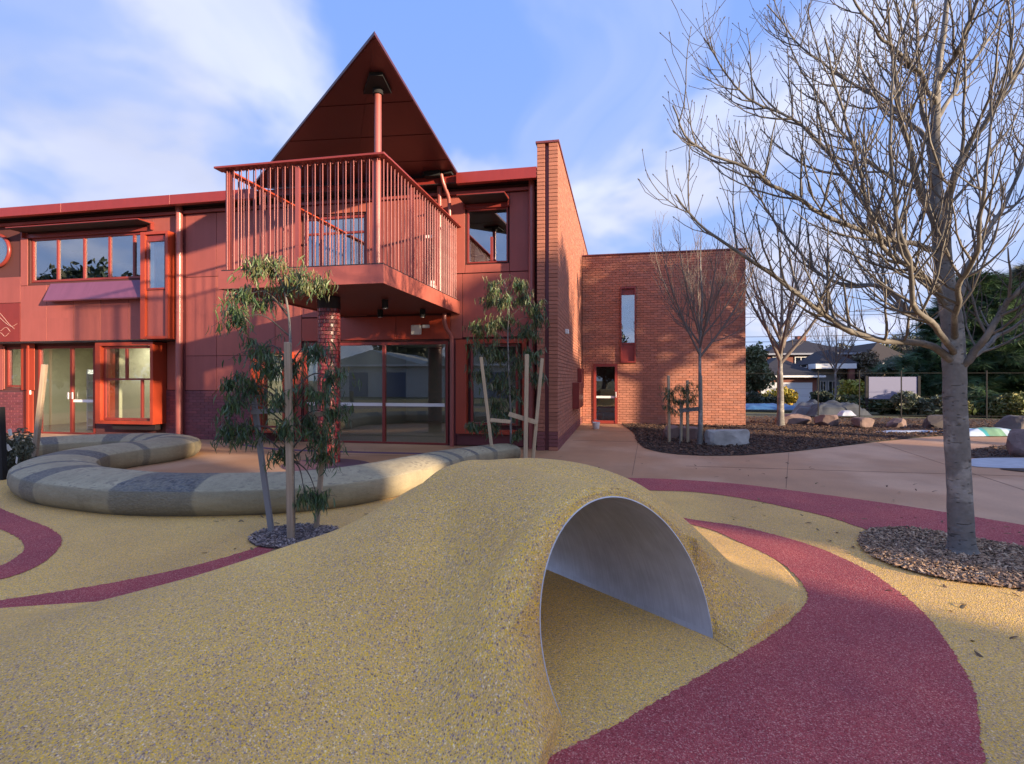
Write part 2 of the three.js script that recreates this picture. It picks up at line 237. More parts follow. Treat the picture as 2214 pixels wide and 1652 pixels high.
const yellowPts = [[-13.5, -6.6], [-11.6, -7.3], [-10.2, -7.4], [-9.3, -7.1], [-8.0, -6.3], [-6.4, -5.7], [-4.9, -5.7], [-3.6, -6.2], [-2.8, -7.1], [-2.2, -7.85], [-1.2, -8.58], [0.33, -8.92], [1.14, -8.88], [1.79, -8.71], [2.35, -8.40], [3.29, -7.78], [4.33, -6.86], [6.0, -5.18], [8.5, -2.78], [9, 2.5], [-13, 2.5]];
structure('rubber_surface', sheet(yellowPts, 0.005), yellowRubber);
const S1 = [[0.82, -6.42], [1.28, -6.22], [1.79, -5.66], [1.99, -5.14], [2.04, -4.85], [2.03, -4.15], [1.88, -3.5], [1.77, -3.16], [1.57, -2.76], [1.42, -2.45], [1.1, -1.7], [0.6, -0.6], [-0.9, -0.9], [-0.75, -1.7], [-0.32, -2.23], [0.02, -2.58], [0.39, -3.01], [0.69, -3.34], [1.02, -3.74], [1.28, -4.15], [1.37, -4.38], [1.37, -5.05], [1.15, -5.61], [0.88, -6.1], [0.2, -6.5], [-0.6, -6.5], [-0.7, -6.75], [0.1, -6.85]];
structure('rubber_stripe', sheet(S1, 0.010, true, 8, 0.028), redRubber);
structure('rubber_stripe', sheet(S2, 0.010, true, 8, 0.028), redRubber);
structure('rubber_stripe', sheet([[-8.6, -5.75], [-7.51, -5.32], [-6.59, -4.95], [-5.94, -4.69], [-5.49, -4.44], [-5.15, -4.13], [-4.9, -3.8], [-4.82, -3.59], [-4.83, -3.43], [-5.0, -3.1], [-5.4, -2.7], [-5.8, -3.0], [-5.35, -3.4], [-5.19, -3.68], [-5.27, -3.84], [-5.46, -4.07], [-5.81, -4.3], [-6.18, -4.47], [-6.47, -4.58], [-7.4, -4.95], [-8.6, -5.35]], 0.010, true, 8, 0.028), redRubber);
structure('rubber_stripe', sheet([[-5.4, -2.3], [-4.38, -3.1], [-3.98, -3.45], [-3.6, -3.94], [-3.38, -4.5], [-3.3, -5.0], [-3.0, -5.0], [-3.05, -4.3], [-3.4, -3.6], [-4.0, -2.8], [-5.0, -1.9]], 0.010, true, 8, 0.028), redRubber);

// mulch beds: dark soil sheets with loose chips
const chipGeo = (() => { const g = new THREE.BoxGeometry(1, 0.16, 0.36, 2, 1, 1); const p = g.attributes.position; for (let i = 0; i < p.count; i++) { p.setY(i, p.getY(i) + 0.12 * p.getX(i) * p.getX(i)); p.setZ(i, p.getZ(i) * (1 - 0.5 * Math.abs(p.getX(i)))); } g.computeVertexNormals(); return g; })();
function chips(name, label, poly, n, y, seed, cols, s0, s1, pile = 0) {
  const R = rng(seed), P = closed(poly, 6); let x0 = 1e9, x1 = -1e9, z0 = 1e9, z1 = -1e9; for (const p of P) { x0 = Math.min(x0, p.x); x1 = Math.max(x1, p.x); z0 = Math.min(z0, p.z); z1 = Math.max(z1, p.z); }
  const m = [], c = [];
  while (m.length < n) {
    const x = lerp(x0, x1, R()), z = lerp(z0, z1, R()); if (!inside(P, x, z)) continue; if (pile && R() > clamp(1.5 - (-z - 12) / 9, 0.12, 1)) continue;
    const s = lerp(s0, s1, R() * R()); m.push(mat4(V(x, y + s * 0.18 * R() + (pile ? 0.02 * R() : 0.012 * R()), z), qe((R() - 0.5) * 0.9, R() * 6.28, (R() - 0.5) * 0.9), V(s, s * (0.7 + 0.6 * R()), s))); const q = cols[Math.floor(R() * cols.length)], k = 0.7 + 0.6 * R(); c.push(rgb(q[0] * k, q[1] * k, q[2] * k));
  }
  const o = instanced(name, chipGeo, M.chip, m, c, scene); tag(o, label, 'mulch'); return o;
}
const bedFar = [[0.42, -23.6], [0.42, -16], [0.45, -14.22], [0.62, -12.75], [1.07, -12.05], [1.7, -11.86], [2.47, -12.08], [3.58, -12.81], [4.91, -13.98], [6.51, -15.45], [8.29, -16.94], [10.37, -18.26], [14, -19.5], [20, -20.6], [30, -21], [30, -25], [14, -24.8], [4, -24.5]];
structure('mulch_bed', sheet(bedFar, 0.012), M.soil);
const darkChip = [[0.10, 0.052, 0.032], [0.065, 0.036, 0.025], [0.14, 0.08, 0.05], [0.045, 0.028, 0.022]];
chips('bark_mulch', 'dark brown bark mulch in the large bed before the brick building', bedFar, 26000, 0.018, 7, darkChip, 0.035, 0.11, 1);
const bedTree = [[2.23, -5.47], [2.39, -6.01], [2.66, -6.33], [3.07, -6.42], [3.5, -6.1], [4.0, -5.6], [4.1, -5.0], [3.6, -4.5], [3.05, -4.75], [2.56, -4.88], [2.29, -5.17]];
structure('mulch_bed', sheet(bedTree, 0.015), M.soil);
const tanChip = [[0.40, 0.26, 0.16], [0.30, 0.19, 0.12], [0.20, 0.13, 0.09], [0.46, 0.34, 0.23], [0.13, 0.085, 0.06]];
chips('wood_chips', 'brown wood chip mulch round the foot of the big bare tree', bedTree.map(([x, z]) => [3.08 + (x - 3.08) * 1.035, -5.5 + (z + 5.5) * 1.035]), 14000, 0.02, 8, tanChip, 0.014, 0.06);
const bedGum = [[-3.6, -4.74], [-3.68, -5.0], [-3.5, -5.28], [-3.2, -5.34], [-2.9, -5.25], [-2.8, -4.95], [-2.95, -4.6], [-3.3, -4.55]];
structure('mulch_bed', sheet(bedGum, 0.015), M.soil);
chips('gravel_mulch', 'grey brown chip mulch patch round the staked gum sapling', bedGum, 2600, 0.02, 9, [[0.26, 0.20, 0.18], [0.17, 0.14, 0.14], [0.34, 0.28, 0.25], [0.11, 0.09, 0.09]], 0.015, 0.055);
const bedRight = [[7.0, -12.62], [7.55, -13.7], [8.6, -14.7], [9.9, -15.5], [13, -16.4], [14, -14.6], [12, -13.6], [9.4, -13.3], [8.2, -12.95]];
structure('mulch_bed', sheet(bedRight, 0.012), M.soil);
chips('bark_mulch', 'dark bark mulch in the bed at the right edge behind the big tree', bedRight, 3000, 0.016, 10, darkChip, 0.03, 0.09);
structure('side_path', sheet([[6.35, -11.35], [6.95, -12.45], [8.2, -12.85], [9.4, -13.2], [13, -13.4], [13, -12.2], [8.6, -11.9], [7.2, -11.3]], 0.008), M.pale);
const bedRight2 = [[6.6, -11.1], [7.2, -11.2], [8.6, -11.75], [11, -12], [11, -10.4], [8.4, -10.2], [7.2, -10.6]];
structure('mulch_bed', sheet(bedRight2, 0.014), M.soil);
const bedLeft = [[-9.3, -7.25], [-10.2, -6.9], [-11.6, -6.9], [-13, -7.3], [-14.5, -8.5], [-13, -9.3], [-11.9, -8.6], [-10.6, -8.2], [-9.6, -7.9]];
structure('mulch_bed', sheet(bedLeft, 0.012), M.soil);
chips('bark_mulch', 'dark chip mulch under the low shrub at the left edge', bedLeft, 2500, 0.016, 12, darkChip, 0.025, 0.08);

// ------------------------------------------------------------------ the play mound with its steel tunnel
{
  // ridge of the mound in the camera's level frame: across, distance, height
  const ridge = [[-6.5, 2.6, 0.03], [-2.93, 3.1, 0.165], [-2.44, 3.15, 0.28], [-1.99, 3.3, 0.368], [-1.68, 3.5, 0.43], [-1.44, 3.6, 0.498], [-1.24, 3.75, 0.526], [-1.04, 3.95, 0.611], [-0.805, 4.15, 0.731], [-0.54, 4.3, 0.858], [-0.177, 4.4, 0.931], [0.16, 4.4, 0.949], [0.457, 4.35, 0.931], [0.70, 4.25, 0.892], [0.99, 4.1, 0.794], [1.19, 4.05, 0.631], [1.30, 4.05, 0.54], [1.48, 4.0, 0.365], [1.63, 3.95, 0.20], [1.95, 3.9, 0.04], [2.3, 3.9, 0]];
  const tab = (x) => { if (x <= ridge[0][0]) return ridge[0]; for (let i = 1; i < ridge.length; i++) if (x <= ridge[i][0]) { const a = ridge[i - 1], b = ridge[i], t = (x - a[0]) / (b[0] - a[0]); return [x, lerp(a[1], b[1], t), lerp(a[2], b[2], t)]; } return ridge[ridge.length - 1]; };
  const tabS = (x) => { let d = 0, h = 0, w = 0; for (let k = -3; k <= 3; k++) { const q = tab(x + k * 0.05), g = Math.exp(-k * k / 5); d += q[1] * g; h += q[2] * g; w += g; } return [d / w, h / w]; };
  const H0 = (x, d) => {
    const [dr, hr] = tabS(x), wb = lerp(0.85, 1.75, sstep(x, -2.2, 0.4)), wf = lerp(lerp(3.2, 2.45, sstep(x, -1.8, -0.1)), 0.95, sstep(x, 0.7, 1.45)), t = clamp(d > dr ? (d - dr) / wb : (dr - d) / wf, 0, 1), c = Math.cos((t * Math.PI) / 2);
    return hr * (d > dr ? Math.pow(c, 2.2) : c * c);
  };
  const C = [0.738, 2.94], A = [-0.615, 0.789], P = [0.789, 0.615], RAD = 0.675, HC = 0.229, LEAN = 0.356;
  const a0 = -Math.asin(HC / RAD), rim = (f) => { const a = Math.PI - a0 + f * (2 * a0 - Math.PI), l = RAD * Math.cos(a), h = Math.max(0, HC + RAD * Math.sin(a)), d = LEAN * h; return { x: C[0] + l * P[0] + d * A[0], d: C[1] + l * P[1] + d * A[1], h, l, s: d }; };
  const toe = [[0, 0.21, 2.43], [0.03, 0.14, 2.22], [0.06, 0.03, 1.95], [0.10, -0.35, 1.45], [0.15, -1.9, 0.95], [0.22, -4.6, 1.0], [0.31, -6.4, 2.4], [0.36, -5.4, 3.3], [0.42, -4.0, 3.8], [0.48, -2.8, 4.25], [0.53, -1.9, 4.6], [0.58, -1.0, 5.4], [0.66, 0.45, 6.1], [0.75, 1.7, 5.95], [0.82, 2.3, 5.1], [0.88, 2.28, 4.4], [0.93, 2.02, 3.8], [0.965, 1.66, 3.42], [1, 1.31, 3.15]];
  const toeC = new THREE.CatmullRomCurve3(toe.map((q) => V(q[1], 0, q[2])), false, 'centripetal');
  const toeAt = (f) => { let i = 1; while (i < toe.length - 1 && f > toe[i][0]) i++; const t = (f - toe[i - 1][0]) / (toe[i][0] - toe[i - 1][0]); return toeC.getPoint((i - 1 + clamp(t, 0, 1)) / (toe.length - 1)); };
  const NF = 260, NU = 110, pos = [], uv = [], idx = [], keep = [];
  for (let i = 0; i <= NF; i++) {
    const f = i / NF, r = rim(f), t = toeAt(f);
    for (let j = 0; j <= NU; j++) {
      const u = j / NU, w = 0.35 * u + 0.65 * u * u, x = lerp(r.x, t.x, w), d = lerp(r.d, t.z, w), dist = Math.hypot(x - r.x, d - r.d);
      const edge = 1 - sstep(u, 0.90, 1), k = 1 - sstep(dist, 0.10, 0.66), h0 = H0(x, d) * sstep(1 - f, 0, 0.06) * sstep(f, 0, 0.04);
      let y = lerp(h0, r.h > 0.02 ? r.h - 0.010 + 0.034 * sstep(dist, 0, 0.035) : r.h, k) * edge + 0.008;
      const l = (x - C[0]) * P[0] + (d - C[1]) * P[1], s = (x - C[0]) * A[0] + (d - C[1]) * A[1];
      if (Math.abs(l) < 1.25 && s < 1.78 && dist > 0.015) { const al = Math.abs(l), RC = RAD + 0.045, cover = al < 0.5 ? HC + Math.sqrt(RC * RC - al * al) : HC + Math.sqrt(RC * RC - 0.25) - (0.5 / Math.sqrt(RC * RC - 0.25)) * (al - 0.5), lim = Math.min(cover, HC + Math.sqrt(Math.max(0, RAD * RAD - al * al))), w = sstep(s - LEAN * Math.max(0, lim), -0.02, 0.07) * sstep(1 - f, 0, 0.05) * sstep(f, 0, 0.05) * edge, ph = cover * w, e = y - ph; if (ph > 0.02) y = 0.5 * (y + ph + Math.sqrt(e * e + 0.0004 * w)); }
      if (j === NU) y = -0.004;
      const p = local(x, y, d); pos.push(p.x, p.y, p.z); uv.push(p.x, p.z);
      keep.push(s > 1.77 && Math.hypot(l, y - HC) < RAD - 0.01);
      if (i < NF && j < NU) { const q = i * (NU + 1) + j; idx.push([q, q + NU + 1, q + 1], [q + 1, q + NU + 1, q + NU + 2]); }
    }
  }
  const g = new THREE.BufferGeometry(); g.setAttribute('position', new THREE.Float32BufferAttribute(pos, 3)); g.setAttribute('uv', new THREE.Float32BufferAttribute(uv, 2));
  g.setIndex(idx.filter((t) => !(keep[t[0]] && keep[t[1]] && keep[t[2]])).flatMap((t) => [t[0], t[2], t[1]])); g.computeVertexNormals();
  { const n = g.attributes.normal; let s = 0; for (let i = 0; i < n.count; i++) s += n.getY(i); if (s < 0) { g.setIndex(Array.from(g.index.array).reverse()); g.computeVertexNormals(); } }
  const mound = thing('play_mound', 'yellow rubber covered play mound in the foreground with a steel tunnel through it', 'play mound');
  // texture laid on each face along the axis it faces, so that the granules keep their size on steep parts
  const gm = g.toNonIndexed(), gp0 = gm.attributes.position, gu = gm.attributes.uv, e1 = V(0, 0, 0), e2 = V(0, 0, 0), v0 = V(0, 0, 0);
  for (let i = 0; i < gp0.count; i += 3) {
    v0.fromBufferAttribute(gp0, i); e1.fromBufferAttribute(gp0, i + 1).sub(v0); e2.fromBufferAttribute(gp0, i + 2).sub(v0); e1.cross(e2).normalize();
    const ax = Math.abs(e1.x), ay = Math.abs(e1.y), az = Math.abs(e1.z);
    for (let k = i; k < i + 3; k++) { const x = gp0.getX(k), y = gp0.getY(k), z = gp0.getZ(k); if (ay > 0.62) gu.setXY(k, x, z); else if (ax > az) gu.setXY(k, z, y); else gu.setXY(k, x, y); }
  }
  part('mound_surface', gm, yellowRubber, mound);
  // the pipe: inner skin, outer skin, rim at both ends
  const NP = 72, skin = [], th = 0.006, LEN = 1.8;
  const ring = (R, s0) => { const out = []; for (let i = 0; i <= NP; i++) { const a = Math.PI + 0.1 - a0 + (i / NP) * (2 * a0 - Math.PI - 0.2), l = R * Math.cos(a), h = HC + R * Math.sin(a), s = s0 === 0 ? LEAN * Math.max(h, 0) - 0.001 : s0; const p = local(C[0] + l * P[0] + s * A[0], h, C[1] + l * P[1] + s * A[1]); out.push(p); } return out; };
  const strip = (r1, r2, flip, scale = 1) => { const q = new THREE.BufferGeometry(), ps = [], us = [], ix = []; r1.forEach((p, i) => { ps.push(p.x, p.y, p.z, r2[i].x, r2[i].y, r2[i].z); const v = (i / NP) * 2.6; us.push(0, v, p.distanceTo(r2[i]) * scale, v); if (i < NP) { const k = 2 * i; flip ? ix.push(k, k + 2, k + 1, k + 1, k + 2, k + 3) : ix.push(k, k + 1, k + 2, k + 1, k + 3, k + 2); } }); q.setAttribute('position', new THREE.Float32BufferAttribute(ps, 3)); q.setAttribute('uv', new THREE.Float32BufferAttribute(us, 2)); q.setIndex(ix); q.computeVertexNormals(); return q; };
  const i0 = ring(RAD - th, 0), o0 = ring(RAD, 0), i1 = ring(RAD - th, LEN), o1 = ring(RAD, LEN);
  part('tunnel_pipe', [strip(i0, i1, true), strip(o0, o1, false), strip(i0, o0, false), strip(i1, o1, true)], M.steel, mound, 'galvanised steel pipe lining of the tunnel');
}

// ------------------------------------------------------------------ the snake-shaped concrete bench
{
  const path = [[-12.3, -7.2], [-11.9, -8.2], [-11.45, -9.15], [-10.75, -9.85], [-9.9, -10.1], [-9.2, -9.75], [-8.98, -9.05], [-9.1, -8.3], [-9.0, -7.55], [-8.45, -6.75], [-7.5, -6.12], [-6.5, -5.85], [-5.7, -5.76], [-4.9, -5.88], [-4.2, -6.12], [-3.65, -6.55], [-3.33, -7.2], [-3.15, -8.1], [-2.98, -9.1], [-2.62, -10.1], [-2.1, -11.0]].map(([x, z]) => V(x, 0, z));
  const curve = new THREE.CatmullRomCurve3(path, false, 'centripetal'), L = curve.getLength(), N = 420, half = [[0.47, 0], [0.54, 0.06], [0.575, 0.14], [0.58, 0.22], [0.562, 0.285], [0.545, 0.303], [0.545, 0.303], [0.50, 0.328], [0.40, 0.362], [0.22, 0.398]], sec = [...half.map(([x, y]) => [-x, y]), [0, 0.412], ...half.slice().reverse()];
  const K = sec.length, pos = [], uv = [], idx = [];
  for (let i = 0; i <= N; i++) {
    const u = i / N, p = curve.getPointAt(u), t = curve.getTangentAt(u), nx = -t.z, nz = t.x, end = Math.min(u, 1 - u) * L;
    const cap = end < 0.4 ? Math.sqrt(clamp(1 - (1 - end / 0.4) ** 2, 0.0004, 1)) : 1, w = lerp(0.9, 0.56, sstep(u, 0.72, 1)) * cap, h = lerp(1.0, 0.72, sstep(u, 0.74, 1)) * lerp(0.5, 1, cap);
    for (let k = 0; k < K; k++) { const wob = 1 + 0.012 * (fbm(u * 60, k, 300, 2) - 0.5); pos.push(p.x + nx * sec[k][0] * w * wob, 0.004 + sec[k][1] * h, p.z + nz * sec[k][0] * w * wob); uv.push(u, k / (K - 1)); if (i < N && k < K - 1) { const q = i * K + k; idx.push(q, q + 1, q + K, q + 1, q + K + 1, q + K); } }
  }
  const g = new THREE.BufferGeometry(); g.setAttribute('position', new THREE.Float32BufferAttribute(pos, 3)); g.setAttribute('uv', new THREE.Float32BufferAttribute(uv, 2)); g.setIndex(idx); g.computeVertexNormals();
  { const n = g.attributes.normal; let s = 0; for (let i = 0; i < n.count; i++) s += n.getY(i); if (s < 0) { g.setIndex(Array.from(g.index.array).reverse()); g.computeVertexNormals(); } }
  // exposed-aggregate bands across the body: places along the length
  const W = 2048, Hh = 256, bands = [[0.10, 0.118], [0.165, 0.19], [0.205, 0.212], [0.235, 0.25], [0.272, 0.284], [0.33, 0.337], [0.395, 0.43], [0.478, 0.486], [0.515, 0.535], [0.605, 0.655], [0.845, 0.851], [0.868, 0.878], [0.905, 0.912], [0.94, 0.948]];
  const bandAt = (u, v) => { let b = 0; for (const [p, q] of bands) { const e = 0.0007 + 0.002 * Math.abs(v - 0.5); b = Math.max(b, sstep(u, p - e, p + e) * (1 - sstep(u, q - e, q + e))); } return b; };
  const map = tex(W, Hh, (x, y) => {
    const u = x / W, v = y / Hh, n = fbm(x / 40, y / 22, 311, 5), gr = hash(x, y, 313), st = fbm(x / 6, y / 40, 317, 4), b = bandAt(u + 0.002 * (fbm(x / 20, y / 12, 319, 3) - 0.5), v) * (0.75 + 0.5 * n), top = sstep(Math.abs(v - 0.5), 0.36, 0.2);
    const k = 0.72 + 0.4 * n + 0.18 * (st - 0.5) + 0.18 * (gr - 0.5), pit = top * sstep(fbm(x / 5, y / 4, 321, 3), 0.54, 0.68) * (0.25 + 0.5 * sstep(n, 0.42, 0.6));
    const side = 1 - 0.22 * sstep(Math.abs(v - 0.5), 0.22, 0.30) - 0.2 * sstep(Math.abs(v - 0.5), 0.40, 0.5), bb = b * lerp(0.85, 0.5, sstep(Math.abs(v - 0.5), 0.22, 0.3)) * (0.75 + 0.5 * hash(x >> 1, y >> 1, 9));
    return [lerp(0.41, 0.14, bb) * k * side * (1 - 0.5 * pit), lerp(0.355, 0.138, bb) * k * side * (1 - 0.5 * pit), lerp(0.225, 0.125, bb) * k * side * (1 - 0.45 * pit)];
  });
  const bump = tex(W, Hh, (x, y) => { const b = bandAt(x / W, y / Hh); return clamp(0.5 * fbm(x / 5, y / 4, 321, 4) + 0.35 * b * hash(x >> 1, y >> 1, 5), 0, 1); }, [1, 1], false);
  const o = thing('snake_bench', 'long winding concrete bench banded grey and tan like a snake before the building', 'bench');
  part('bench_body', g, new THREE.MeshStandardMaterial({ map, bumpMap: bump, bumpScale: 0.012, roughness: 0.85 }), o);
}

// ------------------------------------------------------------------ the red school building
const school = thing('school_building', 'two storey red panelled school building with balcony and pointed canopy', 'building');
const ZF = -12.5, ZL = -12.9, BACK = -23.5;
function wallWithHoles(x0, x1, y0, y1, z, t, holes) {
  const s = new THREE.Shape([[x0, y0], [x1, y0], [x1, y1], [x0, y1]].map((q) => new THREE.Vector2(...q)));
  for (const [a, b, c, d] of holes) s.holes.push(new THREE.Path([[a, c], [a, d], [b, d], [b, c]].map((q) => new THREE.Vector2(...q))));
  const g = new THREE.ExtrudeGeometry(s, { depth: t, bevelEnabled: false }); g.translate(0, 0, z - t); return uvm(g);
}
// structural walls behind the cladding, floors, roof
const upperHoles = [[-16.62, -12.62, 4.36, 5.66], [-12.32, -11.8, 3.95, 5.3], [-7.93, -6.2, 3.5, 5.74], [-3.62, -2.58, 4.36, 5.7]];
part('wall', wallWithHoles(-24, -1.82, 2.70, 6.2, ZF - 0.05, 0.16, upperHoles), M.wallBack, school);
part('wall', wallWithHoles(-24, -11.62, 0.0, 2.66, ZL - 0.06, 0.16, [[-18.03, -17.43, 1.36, 2.56], [-16.88, -14.82, 0.03, 2.58], [-14.2, -12.44, 0.45, 2.5]]), M.wallBack, school);
part('wall', wallWithHoles(-11.62, -1.82, 0.0, 2.70, ZF - 0.05, 0.16, [[-9.08, -8.22, 0.3, 2.25], [-7.95, -4.06, 0.02, 2.53], [-3.52, -2.3, 0.5, 2.44]]), M.wallBack, school);
part('wall', [bx(-24.2, -24, 0, 6.2, BACK, ZF - 0.2), bx(-24, -1.9, 0, 6.2, BACK - 0.2, BACK)], M.wallBack, school);
part('floor_slab', bx(-23.9, -1.9, 2.9, 3.2, BACK, ZF - 0.23), M.roomDark, school);
part('roof', [bx(-24.5, -1.83, 6.21, 6.36, BACK - 0.3, ZF + 0.32), bx(-24.5, -1.83, 6.36, 6.42, BACK - 0.3, ZF + 0.2)], M.fascia, school);
// eaves: box gutter in lengths, flashing beneath
for (const [a, b] of [[-24.5, -18.3], [-18.295, -14.9], [-14.895, -11.45], [-11.445, -9.0], [-3.72, -1.83]]) part('gutter', rbx(a, b, 6.13, 6.385, ZF + 0.33, ZF + 0.47, 0.012), M.fascia, school);
part('eave_flashing', bx(-24, -1.83, 6.02, 6.09, ZF - 0.02, ZF + 0.06), M.flash, school);
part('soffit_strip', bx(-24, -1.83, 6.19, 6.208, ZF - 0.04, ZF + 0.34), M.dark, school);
// cladding sheets, each one a panel
{
  const gap = 0.006, mats = [M.panel, M.panelB, M.panelC, M.panel]; let k = 0;
  const pan = (x0, x1, y0, y1, z = ZF, m) => part('cladding_panel', rbx(x0 + gap, x1 - gap, y0 + gap, y1 - gap, z - 0.018, z, 0.003), m ?? mats[(k++ * 7 + 3) % 4], school);
  // upper storey left of the balcony
  pan(-24, -21.2, 2.68, 6.0); pan(-21.2, -18.4, 2.68, 6.0);
  pan(-18.4, -16.9, 2.68, 3.8, ZF + 0.004, M.brown); pan(-18.4, -16.9, 3.8, 4.55);
  for (let i = 0; i < 5; i++) pan([-16.9, -15.97, -15.05, -14.13, -13.2][i], [-15.97, -15.05, -14.13, -13.2, -12.46][i], 2.68, 4.28);
  pan(-16.9, -16.64, 4.28, 6.0); pan(-16.64, -14.6, 5.85, 6.0); pan(-14.6, -12.4, 5.85, 6.0); pan(-12.4, -11.66, 5.52, 6.0); pan(-12.62, -12.4, 5.52, 5.85);
  pan(-12.46, -11.66, 2.68, 3.95);
  // the plain bay between pipe and balcony
  for (const [a, b] of [[-11.4, -10.45], [-10.45, -9.5], [-9.5, -8.72], [-8.72, -7.97]]) { pan(a, b, 4.32, 6.0); pan(a, b, 2.22, 4.32); }
  pan(-11.4, -10.45, 1.3, 2.22); pan(-10.45, -9.14, 1.3, 2.22); pan(-8.16, -7.98, 0.05, 2.22);
  pan(-7.97, -6.17, 5.77, 6.0); pan(-6.17, -5.1, 3.5, 6.0); pan(-5.1, -4.0, 3.5, 6.0); pan(-7.97, -6.17, 3.17, 3.48); pan(-7.0, -5.4, 2.57, 3.15, ZF, M.orange); pan(-5.4, -4.0, 2.57, 3.15, ZF, M.orange); pan(-7.97, -7.0, 2.57, 3.15, ZF, M.orange);
  // right of the balcony
  pan(-4.0, -3.64, 4.14, 6.0, ZF, M.panelC); pan(-4.0, -3.7, 2.57, 4.13, ZF, M.panelC); pan(-3.7, -2.54, 2.6, 4.13, ZF, M.panelC); pan(-2.54, -1.98, 2.6, 4.13); pan(-2.55, -1.98, 4.14, 6.0); pan(-3.64, -2.55, 4.14, 4.34, ZF, M.panelC); pan(-3.64, -2.55, 5.86, 6.0);
  pan(-4.02, -3.85, 0.02, 2.56, ZF - 0.01, M.plum); pan(-2.1, -1.83, 0.02, 2.58, ZF - 0.01, M.plum); pan(-3.85, -2.1, 0.02, 0.3, ZF - 0.01, M.plum);
  // ground floor left
  pan(-17.36, -16.9, 1.27, 2.66, ZL + 0.02, M.orange); pan(-17.43, -17.36, 1.27, 2.66, ZL, M.orange); pan(-18.1, -18.03, 1.3, 2.6, ZL, M.panelC); pan(-24, -18.1, 1.27, 2.66, ZL); pan(-12.36, -11.63, 1.3, 2.66, ZL);
  pan(-16.92, -16.84, 0.02, 2.6, ZL + 0.22, M.orange); pan(-17.3, -16.93, 0.02, 1.26, ZL + 0.03, M.orange);
  // white line drawing on the brown sheet at the left edge
  const drawn = std([0.55, 0.35, 0.3], 0.6), line = (pts) => tube(spline(pts, 14), () => 0.006, 5), z = ZF + 0.01;
  for (const l of [line([V(-17.75, 3.62, z), V(-17.5, 3.4, z), V(-17.3, 3.2, z), V(-17.1, 3.05, z)]), line([V(-17.7, 3.45, z), V(-17.45, 3.25, z), V(-17.2, 3.12, z), V(-17.0, 3.2, z)]), line([V(-17.7, 2.85, z), V(-17.6, 2.95, z), V(-17.45, 2.84, z), V(-17.3, 2.93, z)]), line([V(-17.6, 3.0, z), V(-17.4, 3.1, z), V(-17.25, 2.98, z)])]) part('drawn_line', l, drawn, school);
}
// dark plum brick plinth: real courses
const brickCol = (R, base, v) => { const k = 1 + v * (R() - 0.5) * 2, j = (R() - 0.5) * 0.12; return rgb(base[0] * k * (1 + j), base[1] * k, base[2] * k * (1 - j)); };
const brickGeo = (() => { const g = new RoundedBoxGeometry(1, 1, 1, 1, 0.06); return g; })();
const shapeBrick = (w, h, d) => { const g = new RoundedBoxGeometry(w, h, d, 1, 0.004); return uvm(g); };
function plinth(x0, x1, y1, z, seed) {
  const R = rng(seed), m = [], c = [];
  for (let r = 0; r * 0.076 + 0.07 < y1; r++) for (let x = x0 - (r % 2 ? 0.12 : 0); x < x1; x += 0.24) { const a = Math.max(x, x0), b = Math.min(x + 0.232, x1); if (b - a < 0.03) continue; m.push(mat4(V((a + b) / 2, r * 0.076 + 0.036, z + 0.004 * (R() - 0.5)), qe(0, 0, 0), V((b - a) / 0.232, 1, 1))); c.push(brickCol(R, [0.17, 0.045, 0.055], 0.18)); }
  instanced('plinth_bricks', shapeBrick(0.232, 0.068, 0.05), new THREE.MeshStandardMaterial({ color: rgb(1, 1, 1), roughness: 0.45 }), m, c, school);
  part('plinth_bed', bx(x0, x1, 0, y1, z - 0.03, z + 0.016), std([0.09, 0.035, 0.04], 0.9), school);
}
plinth(-11.4, -9.14, 1.29, ZF - 0.02, 21); plinth(-24, -17.3, 1.26, ZL - 0.02, 22); plinth(-12.4, -11.63, 1.29, ZL - 0.02, 23);
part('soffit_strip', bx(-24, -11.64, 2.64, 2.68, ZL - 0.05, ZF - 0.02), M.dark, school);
part('corner_trim', bx(-11.63, -11.41, 0, 6.0, ZF - 0.06, ZF - 0.005), M.plum, school);

// windows: a part with its frame bars and panes as sub-parts
function windowUnit(x0, x1, y0, y1, z, bars, glass, fw = 0.05, frameMat = M.frame) {       // bars: ['v', x, ya, yb] or ['h', y, xa, xb]
  const w = new THREE.Group(); w.name = 'window'; school.add(w);
  const f = [bx(x0, x0 + fw, y0, y1, z - 0.04, z + 0.04), bx(x1 - fw, x1, y0, y1, z - 0.04, z + 0.04), bx(x0 + fw, x1 - fw, y0, y0 + fw, z - 0.041, z + 0.041), bx(x0 + fw, x1 - fw, y1 - fw, y1, z - 0.041, z + 0.041)];
  part('frame', f, frameMat, w);
  for (const [k, p, a, b] of bars) part('mullion', k === 'v' ? bx(p - 0.028, p + 0.028, a, b, z - 0.035, z + 0.036) : bx(a, b, p - 0.025, p + 0.025, z - 0.033, z + 0.034), frameMat, w);
  const vs = [x0 + fw, ...bars.filter((q) => q[0] === 'v' && q[3] - q[2] > (y1 - y0) * 0.8).map((q) => q[1]), x1 - fw];
  for (let i = 0; i + 1 < vs.length; i++) part('pane', bx(vs[i] + 0.001, vs[i + 1] - 0.001, y0 + fw, y1 - fw, z - 0.003, z - 0.002), glass, w);
  return w;
}
windowUnit(-16.6, -12.64, 4.38, 5.64, ZF - 0.12, [['v', -15.7, 4.43, 5.59], ['v', -14.79, 4.43, 5.59], ['v', -13.94, 4.43, 5.59], ['v', -13.13, 4.43, 5.59]], M.glassUp, 0.06);
windowUnit(-12.335, -11.72, 3.97, 5.3, ZF + 0.26, [], M.glassUp, 0.05);
part('blind', bx(-12.3, -12.18, 4.0, 5.28, ZF + 0.2, ZF + 0.21), M.white, school);
